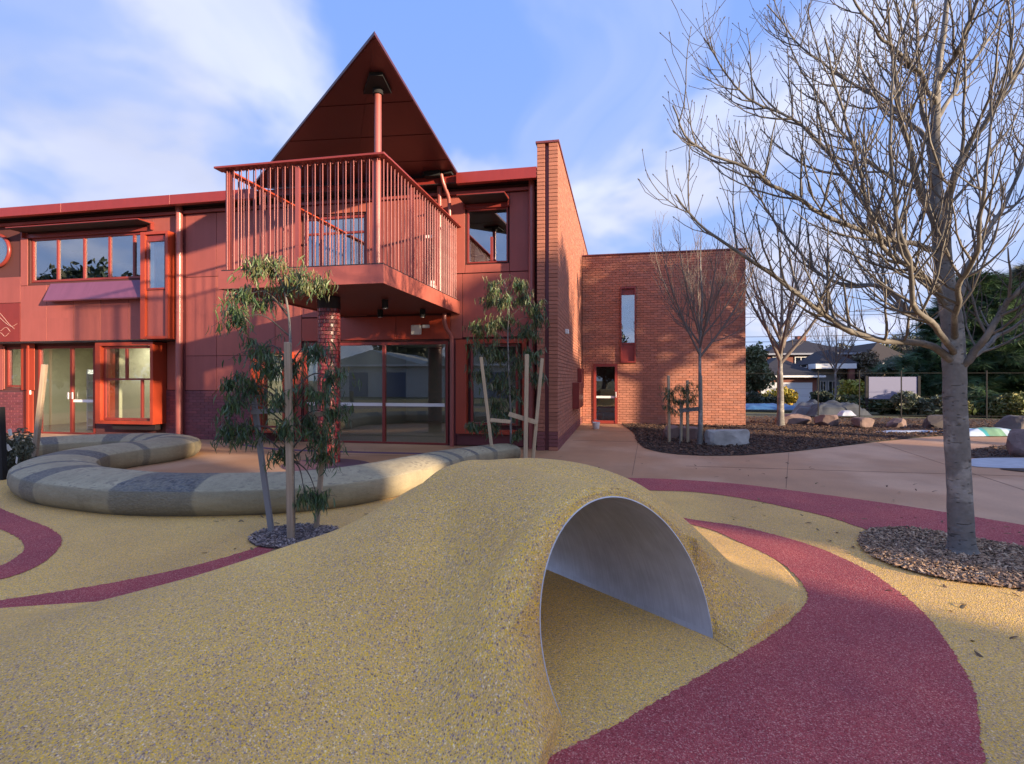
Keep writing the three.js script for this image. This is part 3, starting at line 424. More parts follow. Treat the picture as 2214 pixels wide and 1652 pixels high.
windowUnit(-7.91, -6.22, 3.52, 5.72, ZF - 0.1, [['v', -7.45, 3.57, 5.67], ['h', 5.3, -7.86, -6.27]], M.glassUp, 0.06);
windowUnit(-3.6, -2.6, 4.38, 5.68, ZF - 0.1, [['v', -3.0, 4.43, 5.0]], M.glassUp, 0.035);
windowUnit(-18.02, -17.44, 1.37, 2.55, ZL - 0.1, [], M.glass, 0.05);
windowUnit(-14.09, -12.475, 0.47, 2.51, -12.6, [['v', -13.36, 1.62, 2.44], ['h', 1.6, -14.02, -12.55], ['v', -12.86, 0.54, 1.575]], M.glass, 0.06);
windowUnit(-9.02, -8.3, 0.36, 2.2, ZF + 0.12, [], M.glass, 0.05);
windowUnit(-3.48, -2.34, 0.52, 2.42, ZF + 0.02, [], M.glass, 0.05);
// sliding doors
function doors(x0, x1, y1, z, splits, handles) {
  const w = new THREE.Group(); w.name = 'glass_door'; school.add(w);
  part('frame', [bx(x0, x0 + 0.06, 0.02, y1, z - 0.05, z + 0.05), bx(x1 - 0.06, x1, 0.02, y1, z - 0.05, z + 0.05), bx(x0 + 0.06, x1 - 0.06, y1 - 0.07, y1, z - 0.051, z + 0.051), bx(x0 + 0.06, x1 - 0.06, 0.006, 0.05, z - 0.051, z + 0.051)], M.frame, w);
  const xs = [x0 + 0.06, ...splits, x1 - 0.06];
  for (const s of splits) part('mullion', bx(s - 0.035, s + 0.035, 0.05, y1 - 0.07, z - 0.045, z + 0.045), M.frame, w);
  for (let i = 0; i + 1 < xs.length; i++) { part('pane', bx(xs[i] + (i ? 0.036 : 0.001), xs[i + 1] - 0.036, 0.051, y1 - 0.071, z - 0.003, z - 0.002), M.glass, w); if (handles !== i) part('vision_strip', bx(xs[i] + (i ? 0.037 : 0.002), xs[i + 1] - 0.037, 0.93, 1.01, z + 0.004, z + 0.006), M.white, w); }
  return w;
}
doors(-7.93, -4.08, 2.52, ZF - 0.1, [-7.0, -5.75], -1);
{ const w = doors(-16.86, -14.84, 2.57, ZL - 0.1, [-15.68], 0); for (const x of [-15.78, -15.63]) part('door_handle', rbx(x, x + 0.05, 1.02, 1.22, ZL - 0.05, ZL - 0.02, 0.01), M.silver, w); }

// projecting window boxes: open steel surrounds
function surround(x0, x1, y0, y1, zb, zf, t, mat, tl = t) {
  part('window_surround', [bx(x0, x0 + tl, y0, y1, zb, zf), bx(x1 - t, x1, y0, y1, zb, zf), bx(x0 + tl, x1 - t, y1 - t, y1, zb, zf - 0.002), bx(x0 + tl, x1 - t, y0, y0 + t, zb, zf - 0.002)], mat, school);
}
surround(-14.26, -12.38, 0.37, 2.61, ZL - 0.01, ZF + 0.05, 0.09, M.orange, 0.165);
surround(-12.48, -11.63, 2.67, 5.5, ZF - 0.02, ZF + 0.34, 0.07, M.orange, 0.14);
part('cladding_panel', rbx(-12.33, -11.705, 2.745, 3.962, ZF + 0.25, ZF + 0.27, 0.003), M.panelB, school);
part('head_panel', bx(-12.335, -11.705, 5.305, 5.425, ZF + 0.24, ZF + 0.27), M.frame, school);
surround(-9.12, -8.18, 0.26, 2.3, ZF - 0.02, ZF + 0.42, 0.05, M.orange);
surround(-3.82, -2.12, 0.31, 2.54, ZF - 0.02, ZF + 0.16, 0.1, M.orange, 0.26);
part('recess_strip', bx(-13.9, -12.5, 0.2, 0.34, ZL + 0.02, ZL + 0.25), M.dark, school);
// window hoods and the sloping metal skirt
function hood(x0, x1, y, depth, drop) {
  const s = new THREE.Shape([[0, 0], [depth, 0.0], [depth, 0.02], [0.02, 0.06], [0, 0.06]].map((q) => new THREE.Vector2(...q))), g = new THREE.ExtrudeGeometry(s, { depth: x1 - x0, bevelEnabled: false });
  g.rotateY(-Math.PI / 2); g.translate(x1, y, ZF); g.computeBoundingBox(); part('window_hood', uvm(g), M.frame, school); part('hood_underside', bx(x0 + 0.01, x1 - 0.01, y - 0.012, y - 0.003, ZF + 0.004, ZF + depth - 0.015), M.dark, school);  // thin near-black sheet covers the underside of the hood
  part('hood_cheek', [bx(x1 - 0.03, x1 - 0.002, y - drop, y - 0.002, ZF, ZF + 0.1), bx(x0 + 0.002, x0 + 0.03, y - drop, y - 0.002, ZF, ZF + 0.1), bx(x0 + 0.03, x1 - 0.03, y - drop, y - drop + 0.1, ZF - 0.06, ZF + 0.006)], M.frame, school);
}
hood(-16.75, -12.39, 5.8, 0.5, 0.16);
hood(-3.66, -2.54, 5.8, 0.62, 0.12);
{ const s = new THREE.Shape([[0, 4.3], [0.03, 4.3], [0.24, 3.8], [0.22, 3.77], [0, 3.79]].map((q) => new THREE.Vector2(...q))), g = new THREE.ExtrudeGeometry(s, { depth: 3.3, bevelEnabled: false }); g.rotateY(-Math.PI / 2); g.translate(-12.49, 0, ZF + 0.002); part('window_skirt', uvm(g), M.purple, school, 'sloping metal skirt under the long window, sky reflection put into its purple colour'); }
// round window at the left edge
{
  const w = new THREE.Group(); w.name = 'round_window'; school.add(w);
  const r = new THREE.TorusGeometry(0.45, 0.05, 12, 48); r.translate(-17.72, 5.33, ZF + 0.02); part('frame', r, M.frame, w);
  const d = new THREE.CylinderGeometry(0.44, 0.44, 0.02, 48); d.rotateX(Math.PI / 2); d.translate(-17.72, 5.33, ZF + 0.01); part('pane', d, M.glassUp, w);
  const b = new THREE.CylinderGeometry(0.43, 0.43, 0.02, 48); b.rotateX(Math.PI / 2); b.translate(-17.72, 5.33, ZF - 0.03); part('backing', b, M.cream, w);
}
// rainwater pipes
const pipe = (pts, r) => part('downpipe', tube(pts, () => r, 18), M.pipe, school);
pipe([V(-11.5, 0, ZF + 0.1), V(-11.5, 6.2, ZF + 0.1)], 0.085);
for (const y of [1.6, 3.4, 5.2]) part('pipe_bracket', cyl(-11.5, y, y + 0.04, ZF + 0.1, 0.095), M.pipe, school);
pipe(spline([V(-2.0, 6.2, ZF + 0.12), V(-2.0, 4, ZF + 0.12), V(-2.0, 0, ZF + 0.12)], 8), 0.075);
pipe([V(-4.22, 3.48, ZF + 0.16), V(-4.22, 6.42, ZF + 0.16)], 0.06);
pipe(spline([V(-4.1, 6.4, ZF + 0.4), V(-4.06, 6.2, ZF + 0.35), V(-3.98, 5.9, ZF + 0.2), V(-3.98, 5.6, ZF + 0.14), V(-3.98, 3.45, ZF + 0.12)], 16), 0.045);
pipe(spline([V(-4.05, 3.16, ZF + 0.3), V(-4.05, 2.95, ZF + 0.3), V(-4.02, 2.8, ZF + 0.26), V(-3.93, 2.62, ZF + 0.16), V(-3.92, 2.45, ZF + 0.14), V(-3.92, 0.0, ZF + 0.14)], 24), 0.05);

// the balcony
{
  const b = new THREE.Group(); b.name = 'balcony'; school.add(b);
  const x0 = -6.82, x1 = -3.76, zf = -8.2, zb = ZF + 0.002, y0 = 3.16, y1 = 3.47, rt = 5.24;
  part('slab', [bx(x0 + 0.04, x1 - 0.04, y0 + 0.03, y1 - 0.01, zb, zf - 0.04)], M.soffit, b);
  part('slab_edge', rbx(x0, x1, y0, y1, zf - 0.035, zf, 0.004), M.panelB, b); part('slab_edge', rbx(x1 - 0.035, x1, y0, y1 - 0.002, zb, zf - 0.037, 0.004), M.panelC, b); part('slab_edge', rbx(x0, x0 + 0.035, y0, y1 - 0.002, zb, zf - 0.037, 0.004), M.panelB, b);
  part('drip_trim', [bx(x0 + 0.05, x1 - 0.01, y1, y1 + 0.02, zf - 0.09, zf - 0.012), bx(x1 - 0.09, x1 - 0.012, y1, y1 + 0.019, zb, zf - 0.1)], M.dark, b);
  // top rail: flat plate with pointed corners, overhanging
  part('top_rail', rbx(x0 - 0.06, x1 + 0.03, rt, rt + 0.035, zf - 0.16, zf + 0.04, 0.006), M.frame, b);
  part('top_rail', rbx(x1 - 0.14, x1 + 0.035, rt + 0.001, rt + 0.034, zb, zf - 0.165, 0.006), M.frame, b);
  part('top_rail', rbx(x0 - 0.03, x0 + 0.12, rt + 0.001, rt + 0.034, zb, zf - 0.165, 0.006), M.orange, b);
  const bal = cyl(0, y1 + 0.01, rt, 0, 0.0095, 0.0095, 8);
  const baluster = (x, z) => { const m = part('baluster', bal, M.rail, b); m.position.set(x, 0, z); };
  for (let i = 0; i <= 42; i++) if (i % 21) baluster(lerp(x0 + 0.06, x1 - 0.06, i / 42), zf - 0.055 - (i % 2 ? 0.0 : 0.04));
  for (let i = 1; i <= 56; i++) { const z = lerp(zf - 0.06, zb - 0.06 + 0.12, i / 56); baluster(x1 - 0.055 - (i % 2 ? 0 : 0.04), z); if (i % 2) baluster(x0 + 0.055, z); }
  // loops that join pairs of bars under the rail
  const loops = []; for (let i = 1; i < 42; i += 2) { const x = lerp(x0 + 0.06, x1 - 0.06, i / 42), t = new THREE.TorusGeometry(0.036, 0.008, 6, 14, Math.PI); t.translate(x, rt - 0.05, zf - 0.07); loops.push(t); }
  part('rail_loops', loops, M.rail, b);
  for (const [x, z] of [[x0 + 0.12, zf - 0.11], [x0 + 1.46, zf - 0.11], [x1 - 0.2, zf - 0.12], [x1 - 0.11, zf - 1.5], [x1 - 0.11, zf - 2.9]]) part('rail_post', bx(x - 0.035, x + 0.035, y1, rt - 0.001, z - 0.035, z + 0.035), M.rail, b);
  part('canopy_post', cyl(-3.93, y1, 6.5, -8.36, 0.058, 0.058, 24), M.pipe, b);
  part('floodlight', [rbx(-3.95, -3.86, y1 + 0.04, y1 + 0.14, -11.1, -10.85, 0.01), rbx(-3.95, -3.86, y1 + 0.15, y1 + 0.22, -11.0, -10.9, 0.01)], M.white, b);
}
// tiled column under the balcony
{
  const c = new THREE.Group(); c.name = 'tiled_column'; school.add(c);
  const x = -5.5, z = -9.55, r = 0.2; part('core', cyl(x, 0, 3.18, z, r - 0.004, r - 0.004, 40), M.dark, c); part('collar', cyl(x, 2.95, 3.18, z, r + 0.012, r + 0.012, 40), M.dark, c);
  const R = rng(77), m = [], q = [], n = 20, hgt = 0.074;
  for (let row = 0; row * hgt < 2.93; row++) for (let i = 0; i < n; i++) { const a = ((i + (row % 2) * 0.5) / n) * Math.PI * 2; m.push(mat4(V(x + Math.cos(a) * r, row * hgt + hgt / 2, z + Math.sin(a) * r), qe((R() - 0.5) * 0.05, Math.PI / 2 - a + (R() - 0.5) * 0.08, 0), 1)); const k = R(); q.push(k < 0.25 ? rgb(0.11, 0.014, 0.02) : k < 0.85 ? rgb(0.21 + 0.08 * R(), 0.028, 0.034) : rgb(0.32, 0.08, 0.07)); }
  const tg = new RoundedBoxGeometry(0.058, 0.066, 0.016, 2, 0.006); instanced('glazed_tiles', tg, new THREE.MeshPhysicalMaterial({ color: rgb(1, 1, 1), roughness: 0.32, clearcoat: 0.25, clearcoatRoughness: 0.3 }), m, q, c);
}
// pointed canopy roof over the balcony
{
  const c = new THREE.Group(); c.name = 'canopy'; school.add(c);
  const tri = [[-9.25, -12.25], [-3.8, -12.7], [-3.4, -7.12]], y = 6.47;
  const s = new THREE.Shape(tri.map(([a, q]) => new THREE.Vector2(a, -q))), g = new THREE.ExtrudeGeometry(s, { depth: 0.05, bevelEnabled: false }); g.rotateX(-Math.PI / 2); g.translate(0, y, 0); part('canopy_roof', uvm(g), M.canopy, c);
  // lining sheets, 6 mm below, with open joints
  const cx = -5.0, cz = -11.3, inset = (p, k) => [lerp(p[0], cx, k), lerp(p[1], cz, k)];
  const piece = (pts) => { const q = new THREE.Shape(pts.map(([a, e]) => new THREE.Vector2(a, -e))), e = new THREE.ExtrudeGeometry(q, { depth: 0.008, bevelEnabled: false }); e.rotateX(-Math.PI / 2); e.translate(0, y - 0.009, 0); return uvm(e); };
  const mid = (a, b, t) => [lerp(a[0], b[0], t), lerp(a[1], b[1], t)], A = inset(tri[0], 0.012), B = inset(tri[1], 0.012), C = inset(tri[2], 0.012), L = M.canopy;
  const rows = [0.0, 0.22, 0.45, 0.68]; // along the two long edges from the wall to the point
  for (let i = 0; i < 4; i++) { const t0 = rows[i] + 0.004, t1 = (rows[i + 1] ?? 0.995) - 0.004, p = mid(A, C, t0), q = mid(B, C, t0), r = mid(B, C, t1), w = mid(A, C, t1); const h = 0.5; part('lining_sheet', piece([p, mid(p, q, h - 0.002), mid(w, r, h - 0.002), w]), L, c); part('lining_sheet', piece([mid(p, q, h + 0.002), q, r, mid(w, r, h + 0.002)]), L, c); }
  const br = new THREE.Shape([[-4.24, 8.46], [-3.76, 8.52], [-3.68, 8.0], [-3.88, 7.95]].map((q) => new THREE.Vector2(...q))), e = new THREE.ExtrudeGeometry(br, { depth: 0.06, bevelEnabled: false }); e.rotateX(-Math.PI / 2); e.translate(0, y - 0.07, 0); part('recess_plate', e, M.black, c);  // black plate stands in for the shadowed opening round the post head
  part('post_collar', cyl(-3.93, y - 0.16, y - 0.07, -8.36, 0.085, 0.085, 20), M.black, c);
  part('outlet_box', [bx(-4.5, -4.1, 6.34, 6.49, ZF + 0.1, ZF + 0.5), bx(-4.05, -3.85, 6.4, 6.49, ZF + 0.25, ZF + 0.42)], M.black, c);
  // roof sheet falling back from the point
  const roofG = new THREE.BufferGeometry(); const v = [[-9.25, 6.525, -12.25], [-3.8, 6.525, -12.7], [-3.42, 6.525, -7.2], [-6.4, 6.75, -15]]; roofG.setAttribute('position', new THREE.Float32BufferAttribute([0, 3, 2, 2, 3, 1, 0, 1, 3].flatMap((i) => v[i]), 3)); roofG.computeVertexNormals(); part('canopy_top', uvm(roofG), M.fascia, c);
}
// under-balcony fittings
for (const [x, z] of [[-4.55, -10.0], [-5.3, -11.4], [-4.35, -11.55]]) { const l = new THREE.Group(); l.name = 'downlight'; school.add(l); part('housing', cyl(x, 3.0, 3.17, z, 0.065, 0.065, 20), M.black, l); part('lens', cyl(x, 2.993, 3.0, z, 0.045, 0.045, 16), M.silver, l); }
{ const l = new THREE.Group(); l.name = 'security_light'; school.add(l); part('housing', rbx(-4.98, -4.72, 2.68, 2.92, ZF + 0.01, ZF + 0.1, 0.03), M.white, l); part('sensor', rbx(-4.7, -4.52, 2.84, 2.92, ZF + 0.01, ZF + 0.08, 0.015), M.white, l); }
{ const l = new THREE.Group(); l.name = 'wall_light'; school.add(l); part('housing', rbx(-4.6, -4.42, 5.0, 5.08, ZF, ZF + 0.1, 0.012), M.white, l); }
part('alarm_keypad', rbx(-17.08, -17.0, 1.15, 1.27, ZL + 0.03, ZL + 0.06, 0.006), M.white, school);

// rooms behind the glass
{
  const room = (x0, x1, y0, y1, z0, z1, back, side, floor, ceil) => { part('interior_wall', bx(x0, x1, y0, y1, z0, z0 + 0.08), back, school); part('interior_wall', [bx(x0 - 0.08, x0, y0, y1, z0, z1), bx(x1, x1 + 0.08, y0, y1, z0, z1)], side, school); part('interior_floor', bx(x0, x1, y0 - 0.06, y0 + 0.004, z0 + 0.08, z1), floor, school); part('interior_ceiling', bx(x0, x1, y1, y1 + 0.05, z0 + 0.08, z1), ceil, school); };
  room(-19.5, -14.3, 0.0, 2.75, -17.5, ZL - 0.24, M.cream, M.cream, M.roomFloor, M.white);
  room(-14.2, -11.8, 0.0, 2.75, -16.0, ZL - 0.24, M.cream, M.cream, M.roomFloor, M.white);
  room(-11.3, -8.05, 0.0, 2.75, -15, ZF - 0.24, M.cream, M.cream, M.roomFloor, M.white);
  room(-7.96, -2.1, 0.0, 2.8, -19.5, ZF - 0.24, M.roomDark, M.roomDark, M.roomFloor, M.white);
  room(-19, -11.6, 3.22, 6.1, -18.5, ZF - 0.24, M.roomDark, M.roomDark, M.roomFloor, M.white);
  room(-8.4, -2.1, 3.22, 6.1, -19, ZF - 0.24, M.roomDark, M.roomDark, M.roomFloor, M.roomDark);
}
for (const [x, y, z, L, I] of [[-16.6, 2.72, -14.6, 3.4, 34], [-13.1, 2.72, -14.2, 1.6, 34], [-9.6, 2.72, -13.6, 1.8, 24], [-5.2, 2.78, -14.4, 4.6, 4], [-5.2, 2.78, -16.6, 4.6, 4]]) {
  const l = new THREE.Group(); l.name = 'ceiling_lamp'; school.add(l);
  part('lamp_tube', bx(x - L / 2, x + L / 2, y - 0.03, y, z - 0.05, z + 0.05), new THREE.MeshStandardMaterial({ color: rgb(0.8, 0.8, 0.8), emissive: rgb(1, 0.96, 0.88), emissiveIntensity: 1.2 }), l);
  const r = new THREE.RectAreaLight(rgb(1, 0.93, 0.78), I, L, 0.1); r.position.set(x, y - 0.035, z); r.lookAt(x, 0, z); r.name = 'lamp_light'; l.add(r);
}
const shelf = thing('shelf_rack', 'white shelf rack standing inside the glass door at the left', 'shelf', -16.45, 0.006, -14.3);
part('side_panel', bx(-0.02, 0.02, 0, 1.9, -0.2, 0.2), M.white, shelf); part('side_panel', bx(0.9, 0.94, 0, 1.9, -0.2, 0.2), M.white, shelf); for (let i = 0; i < 8; i++) part('shelf_board', bx(0.02, 0.9, 0.12 + i * 0.23, 0.145 + i * 0.23, -0.2, 0.2), M.white, shelf);
const desk = thing('counter', 'grey counter inside the room behind the left glass doors', 'counter', -15.0, 0.006, -16.6); part('counter_top', rbx(-0.7, 0.7, 0.86, 0.9, -0.35, 0.35, 0.008), M.pale, desk); part('counter_front', bx(-0.66, 0.66, 0, 0.86, -0.3, 0.25), M.roomDark, desk);

// ------------------------------------------------------------------ brick wings
function brickThing(o, faces, seed, base, nParts, parentLabel) {       // faces: [origin, dir along, length, height, normal, bottomDark]
  const R = rng(seed), list = [];
  for (const F of faces) {
    const { o: O, u, n, len, h, holes = [], stack, y0 = 0 } = F, q = new THREE.Quaternion().setFromRotationMatrix(new THREE.Matrix4().makeBasis(u, V(0, 1, 0), n));
    for (let r = 0; (r + 1) * 0.086 + y0 <= h + 0.002; r++) for (let s = r % 2 && !stack ? -0.12 : 0; s < len - 0.01; s += 0.24) {
      let a = Math.max(s, 0), b = Math.min(s + 0.23, len - 0.002); const yc = y0 + r * 0.086 + 0.043;
      const cuts = holes.filter((k) => yc > k[2] - 0.02 && yc < k[3] + 0.02); let segs = [[a, b]];
      for (const k of cuts) segs = segs.flatMap(([p, e]) => (e <= k[0] || p >= k[1] ? [[p, e]] : [[p, Math.min(e, k[0] - 0.005)], [Math.max(p, k[1] + 0.005), e]])).filter(([p, e]) => e - p > 0.02);
      for (const [p, e] of segs) { if (e - p < 0.02) continue; const mid = O.clone().addScaledVector(u, (p + e) / 2).addScaledVector(n, (R() - 0.5) * 0.003); mid.y = yc; const dark = F.darkTo && yc < F.darkTo; list.push({ d: mid.distanceTo(camera.position) - (F.first ?? 0), m: mat4(mid, q, V((e - p) / 0.23, 1, 1)), c: brickCol(R, dark ? [0.20, 0.065, 0.065] : base, 0.15) }); }
    }
  }
  list.sort((a, b) => a.d - b.d);
  const g = shapeBrick(0.23, 0.076, 0.05);
  const tones = [0.89, 0.95, 1.0, 1.05, 1.11].map((k) => new THREE.MeshStandardMaterial({ color: rgb(base[0] * k, base[1] * k, base[2] * k), roughness: 0.85, bumpMap: speck, bumpScale: 0.002 })), darkM = new THREE.MeshStandardMaterial({ color: rgb(0.20, 0.065, 0.065), roughness: 0.7 });
  list.slice(0, nParts).forEach((b) => { const isDark = b.c.r < base[0] * 0.62, m = part('brick', g, isDark ? darkM : tones[Math.floor(R() * 5)], o); b.m.decompose(m.position, m.quaternion, m.scale); });
  instanced('brickwork', g, M.brick, list.slice(nParts).map((b) => b.m), list.slice(nParts).map((b) => b.c), o);
}
const BR = [0.38, 0.147, 0.092], WX0 = -1.82, WX1 = -1.35, WH = 6.88;
const wing = thing('brick_wing', 'tall orange brick blade wall projecting beside the red panelled facade', 'brick wall');
{
  part('wall_core', bx(WX0 + 0.03, WX1 - 0.03, 0, WH, -24, -12.12), M.mortar, wing);
  part('wall_core', [bx(WX0 + 0.01, WX0 + 0.165, 0, WH, -12.12, -12.045), bx(WX0 + 0.275, WX1 - 0.03, 0, WH, -12.12, -12.045)], M.mortar, wing);
  part('groove_lining', bx(WX0 + 0.166, WX0 + 0.274, 0, WH, -12.119, -12.10), M.plum, wing);
  const X = V(1, 0, 0), Zm = V(0, 0, -1), N = V(0, 0, 1);
  brickThing(wing, [
    { o: V(WX0, 0, -12.045), u: X, n: N, len: 0.175, h: WH, darkTo: 0.47, stack: true, first: 6 }, { o: V(WX0 + 0.265, 0, -12.045), u: X, n: N, len: 0.205, h: WH, darkTo: 0.47, stack: true, first: 6 },
    { o: V(WX1 - 0.025, 0, -12.075), u: Zm, n: X, len: 11.9, h: WH, darkTo: 0.30 }, { o: V(WX0 + 0.025, 0, -12.3), u: V(0, 0, 1), n: V(-1, 0, 0), len: 0.22, h: WH, darkTo: 0.47 }], 31, BR, 300);
  for (const [a, b] of [[-24.02, -20], [-19.995, -16], [-15.995, -11.99]]) part('coping', rbx(WX0 - 0.03, WX1 + 0.03, WH, WH + 0.05, a, b, 0.006), M.plum, wing);
  const bxm = part('meter_box', [rbx(WX1, WX1 + 0.2, 0.74, 1.5, -17.6, -15.75, 0.01)], M.frame, wing, 'dark red metal box low on the wall'); part('door_seam', bx(WX1 + 0.2, WX1 + 0.203, 0.78, 1.46, -16.68, -16.66), M.dark, wing);
  part('meter_box', [rbx(WX1, WX1 + 0.14, 1.3, 1.95, -18.9, -17.65, 0.01)], M.frame, wing, 'higher dark red metal box further along the wall');
  part('wall_light', rbx(WX1, WX1 + 0.09, 2.74, 2.86, -13.75, -13.6, 0.015), M.white, wing);
}
const far = thing('brick_building', 'orange brick block with one tall narrow window and a glass door behind the bare tree', 'building');
const ZB = -19.7;
{
  const X0 = WX1 + 0.02, X1 = 4.22, HB = 6.04, dx0 = -0.92, dx1 = -0.08, wx0 = 0.03, wx1 = 0.55;
  const back = wallWithHoles(X0, X1, 0, HB, ZB - 0.03, 0.3, [[dx0, dx1, 0.01, 2.16], [wx0, wx1, 2.2, 4.86]]); part('wall_core', back, M.mortar, far);
  part('wall_core', [bx(X1 - 0.3, X1, 0, HB, -26, ZB - 0.34), bx(X0, X1, 0, HB, -26.3, -26)], M.mortar, far);
  part('roof', bx(X0, X1, HB - 0.2, HB - 0.02, -26, ZB - 0.34), M.roomDark, far);
  part('floor', bx(X0, X1 - 0.3, 0.0, 0.02, -26, ZB - 0.34), M.roomFloor, far);
  part('ceiling', bx(X0, X1 - 0.3, 2.9, 3.0, -26, ZB - 0.34), M.cream, far);
  brickThing(far, [{ o: V(X0, 0, ZB - 0.025), u: V(1, 0, 0), n: V(0, 0, 1), len: X1 - X0, h: HB, holes: [[dx0 - X0, dx1 - X0, 0, 2.16], [wx0 - X0, wx1 - X0, 2.2, 4.86]] }, { o: V(X1 - 0.025, 0, ZB - 0.05), u: V(0, 0, -1), n: V(1, 0, 0), len: 6.2, h: HB }], 33, [0.40, 0.165, 0.108], 240);
  for (const [a, b] of [[X0, 1.4], [1.403, X1 + 0.03]]) part('coping', rbx(a, b, HB, HB + 0.05, ZB - 0.36, ZB + 0.03, 0.006), M.plum, far);
  const w = new THREE.Group(); w.name = 'window'; far.add(w);
  part('frame', [bx(wx0, wx0 + 0.035, 2.18, 4.88, ZB - 0.05, ZB + 0.1), bx(wx1 - 0.035, wx1, 2.18, 4.88, ZB - 0.05, ZB + 0.1), bx(wx0 + 0.035, wx1 - 0.035, 4.82, 4.88, ZB - 0.05, ZB + 0.099), bx(wx0 + 0.035, wx1 - 0.035, 2.18, 2.24, ZB - 0.05, ZB + 0.099), bx(wx0 + 0.035, wx1 - 0.035, 2.84, 2.9, ZB - 0.05, ZB + 0.02)], M.frame, w);
  part('pane', bx(wx0 + 0.035, wx1 - 0.035, 2.9, 4.6, ZB - 0.03, ZB - 0.028), M.glassUp, w); part('head_panel', bx(wx0 + 0.035, wx1 - 0.035, 4.6, 4.82, ZB - 0.04, ZB - 0.01), M.brown, w); part('spandrel', bx(wx0 + 0.035, wx1 - 0.035, 2.24, 2.84, ZB - 0.04, ZB - 0.01), M.frame, w); part('blind', bx(wx0 + 0.035, wx1 - 0.035, 2.9, 4.6, ZB - 0.2, ZB - 0.19), M.white, w);
  const d = new THREE.Group(); d.name = 'door'; far.add(d);
  part('frame', [bx(dx0, dx0 + 0.09, 0.01, 2.15, ZB - 0.06, ZB + 0.05), bx(dx1 - 0.09, dx1, 0.01, 2.15, ZB - 0.06, ZB + 0.05), bx(dx0 + 0.09, dx1 - 0.09, 2.05, 2.15, ZB - 0.06, ZB + 0.049), bx(dx0 + 0.09, dx1 - 0.09, 0.012, 0.12, ZB - 0.06, ZB + 0.03)], M.frame, d);
  part('pane', bx(dx0 + 0.09, dx1 - 0.09, 0.12, 2.05, ZB - 0.02, ZB - 0.018), M.glass, d); part('vision_strip', bx(dx0 + 0.092, dx1 - 0.092, 0.92, 1.0, ZB - 0.01, ZB - 0.008), M.white, d); part('door_handle', rbx(dx1 - 0.07, dx1 - 0.04, 0.95, 1.15, ZB + 0.05, ZB + 0.08, 0.006), M.silver, d);
}
{ const o = thing('bucket', 'small white bucket on the paving by the brick corner', 'bucket', -0.75, 0.004, -17.6); const g = new THREE.LatheGeometry([[0, 0], [0.10, 0], [0.125, 0.2], [0.135, 0.2], [0.135, 0.215], [0.12, 0.215], [0.1, 0.02], [0, 0.02]].map((q) => new THREE.Vector2(...q)), 24); part('body', g, M.white, o); part('handle', (() => { const t = new THREE.TorusGeometry(0.125, 0.005, 6, 24, Math.PI); t.rotateX(0.6); t.translate(0, 0.2, 0); return t; })(), M.silver, o); }

// ------------------------------------------------------------------ bare trees
const perp = (v, R) => { const a = V(R() - 0.5, R() - 0.5, R() - 0.5); return a.addScaledVector(v, -a.dot(v)).normalize(); };
function shoots(out, pts, r0, r1, lvl, R, o, from = 0.2) {      // side shoots in opposite pairs along a limb
  let L = 0; const acc = [0]; for (let i = 1; i < pts.length; i++) acc.push(L += pts[i].distanceTo(pts[i - 1]));
  const sp = o.space[lvl]; if (!sp) return;
  let s = L * from, ph = R() * 6.28;
  while (s < L * 0.97) {
    let i = 1; while (i < acc.length - 1 && acc[i] < s) i++;
    const f = (s - acc[i - 1]) / (acc[i] - acc[i - 1]), p = pts[i - 1].clone().lerp(pts[i], f), t = pts[i].clone().sub(pts[i - 1]).normalize(), rr = lerp(r0, r1, s / L);
    const n1 = perp(t, R); n1.applyAxisAngle(t, ph);
    for (const sg of R() < o.pair ? [1, -1] : [R() < 0.5 ? 1 : -1]) {
      if (R() < o.skip) continue;
      const a = lerp(o.angle[0], o.angle[1], R()), d = t.clone().multiplyScalar(Math.cos(a)).addScaledVector(n1, Math.sin(a) * sg).normalize();
      if (d.y < -0.25) d.y *= 0.25; d.normalize();
      const len = o.len[lvl] * lerp(0.5, 1.15, R()) * lerp(1.0, 0.55, s / L);
      limb(out, p, d, len, Math.min(rr * 0.62, o.rad[lvl]), lvl + 1, R, o);
    }
    ph += Math.PI / 2 + (R() - 0.5) * 0.6; s += sp * lerp(0.6, 1.5, R());
  }
}
function limb(out, p, d, len, r, lvl, R, o) {
  const n = lvl >= 3 ? 3 : lvl === 2 ? 5 : 6, pts = [p.clone()], dir = d.clone();
  for (let i = 0; i < n; i++) { dir.y += o.up[lvl - 1] / n; dir.addScaledVector(perp(dir, R), o.wob / n).normalize(); pts.push(pts[i].clone().addScaledVector(dir, len / n)); }
  const r1 = Math.max(o.tip, r * 0.35); out[Math.min(lvl, 3)].push(tube(pts, (t) => lerp(r, r1, t), lvl === 1 ? 6 : lvl === 2 ? 4 : 3));
  if (lvl >= 2 && o.bud) { const e = pts[n]; out.bud.push(rod(e, e.clone().addScaledVector(dir, o.bud * 2.6), o.bud, o.bud * 0.2, 4)); }
  shoots(out, pts, r, r1, lvl, R, o);
}
const bin = () => ({ 1: [], 2: [], 3: [], bud: [] });
const indexed = (l) => mergeGeometries(l, false);

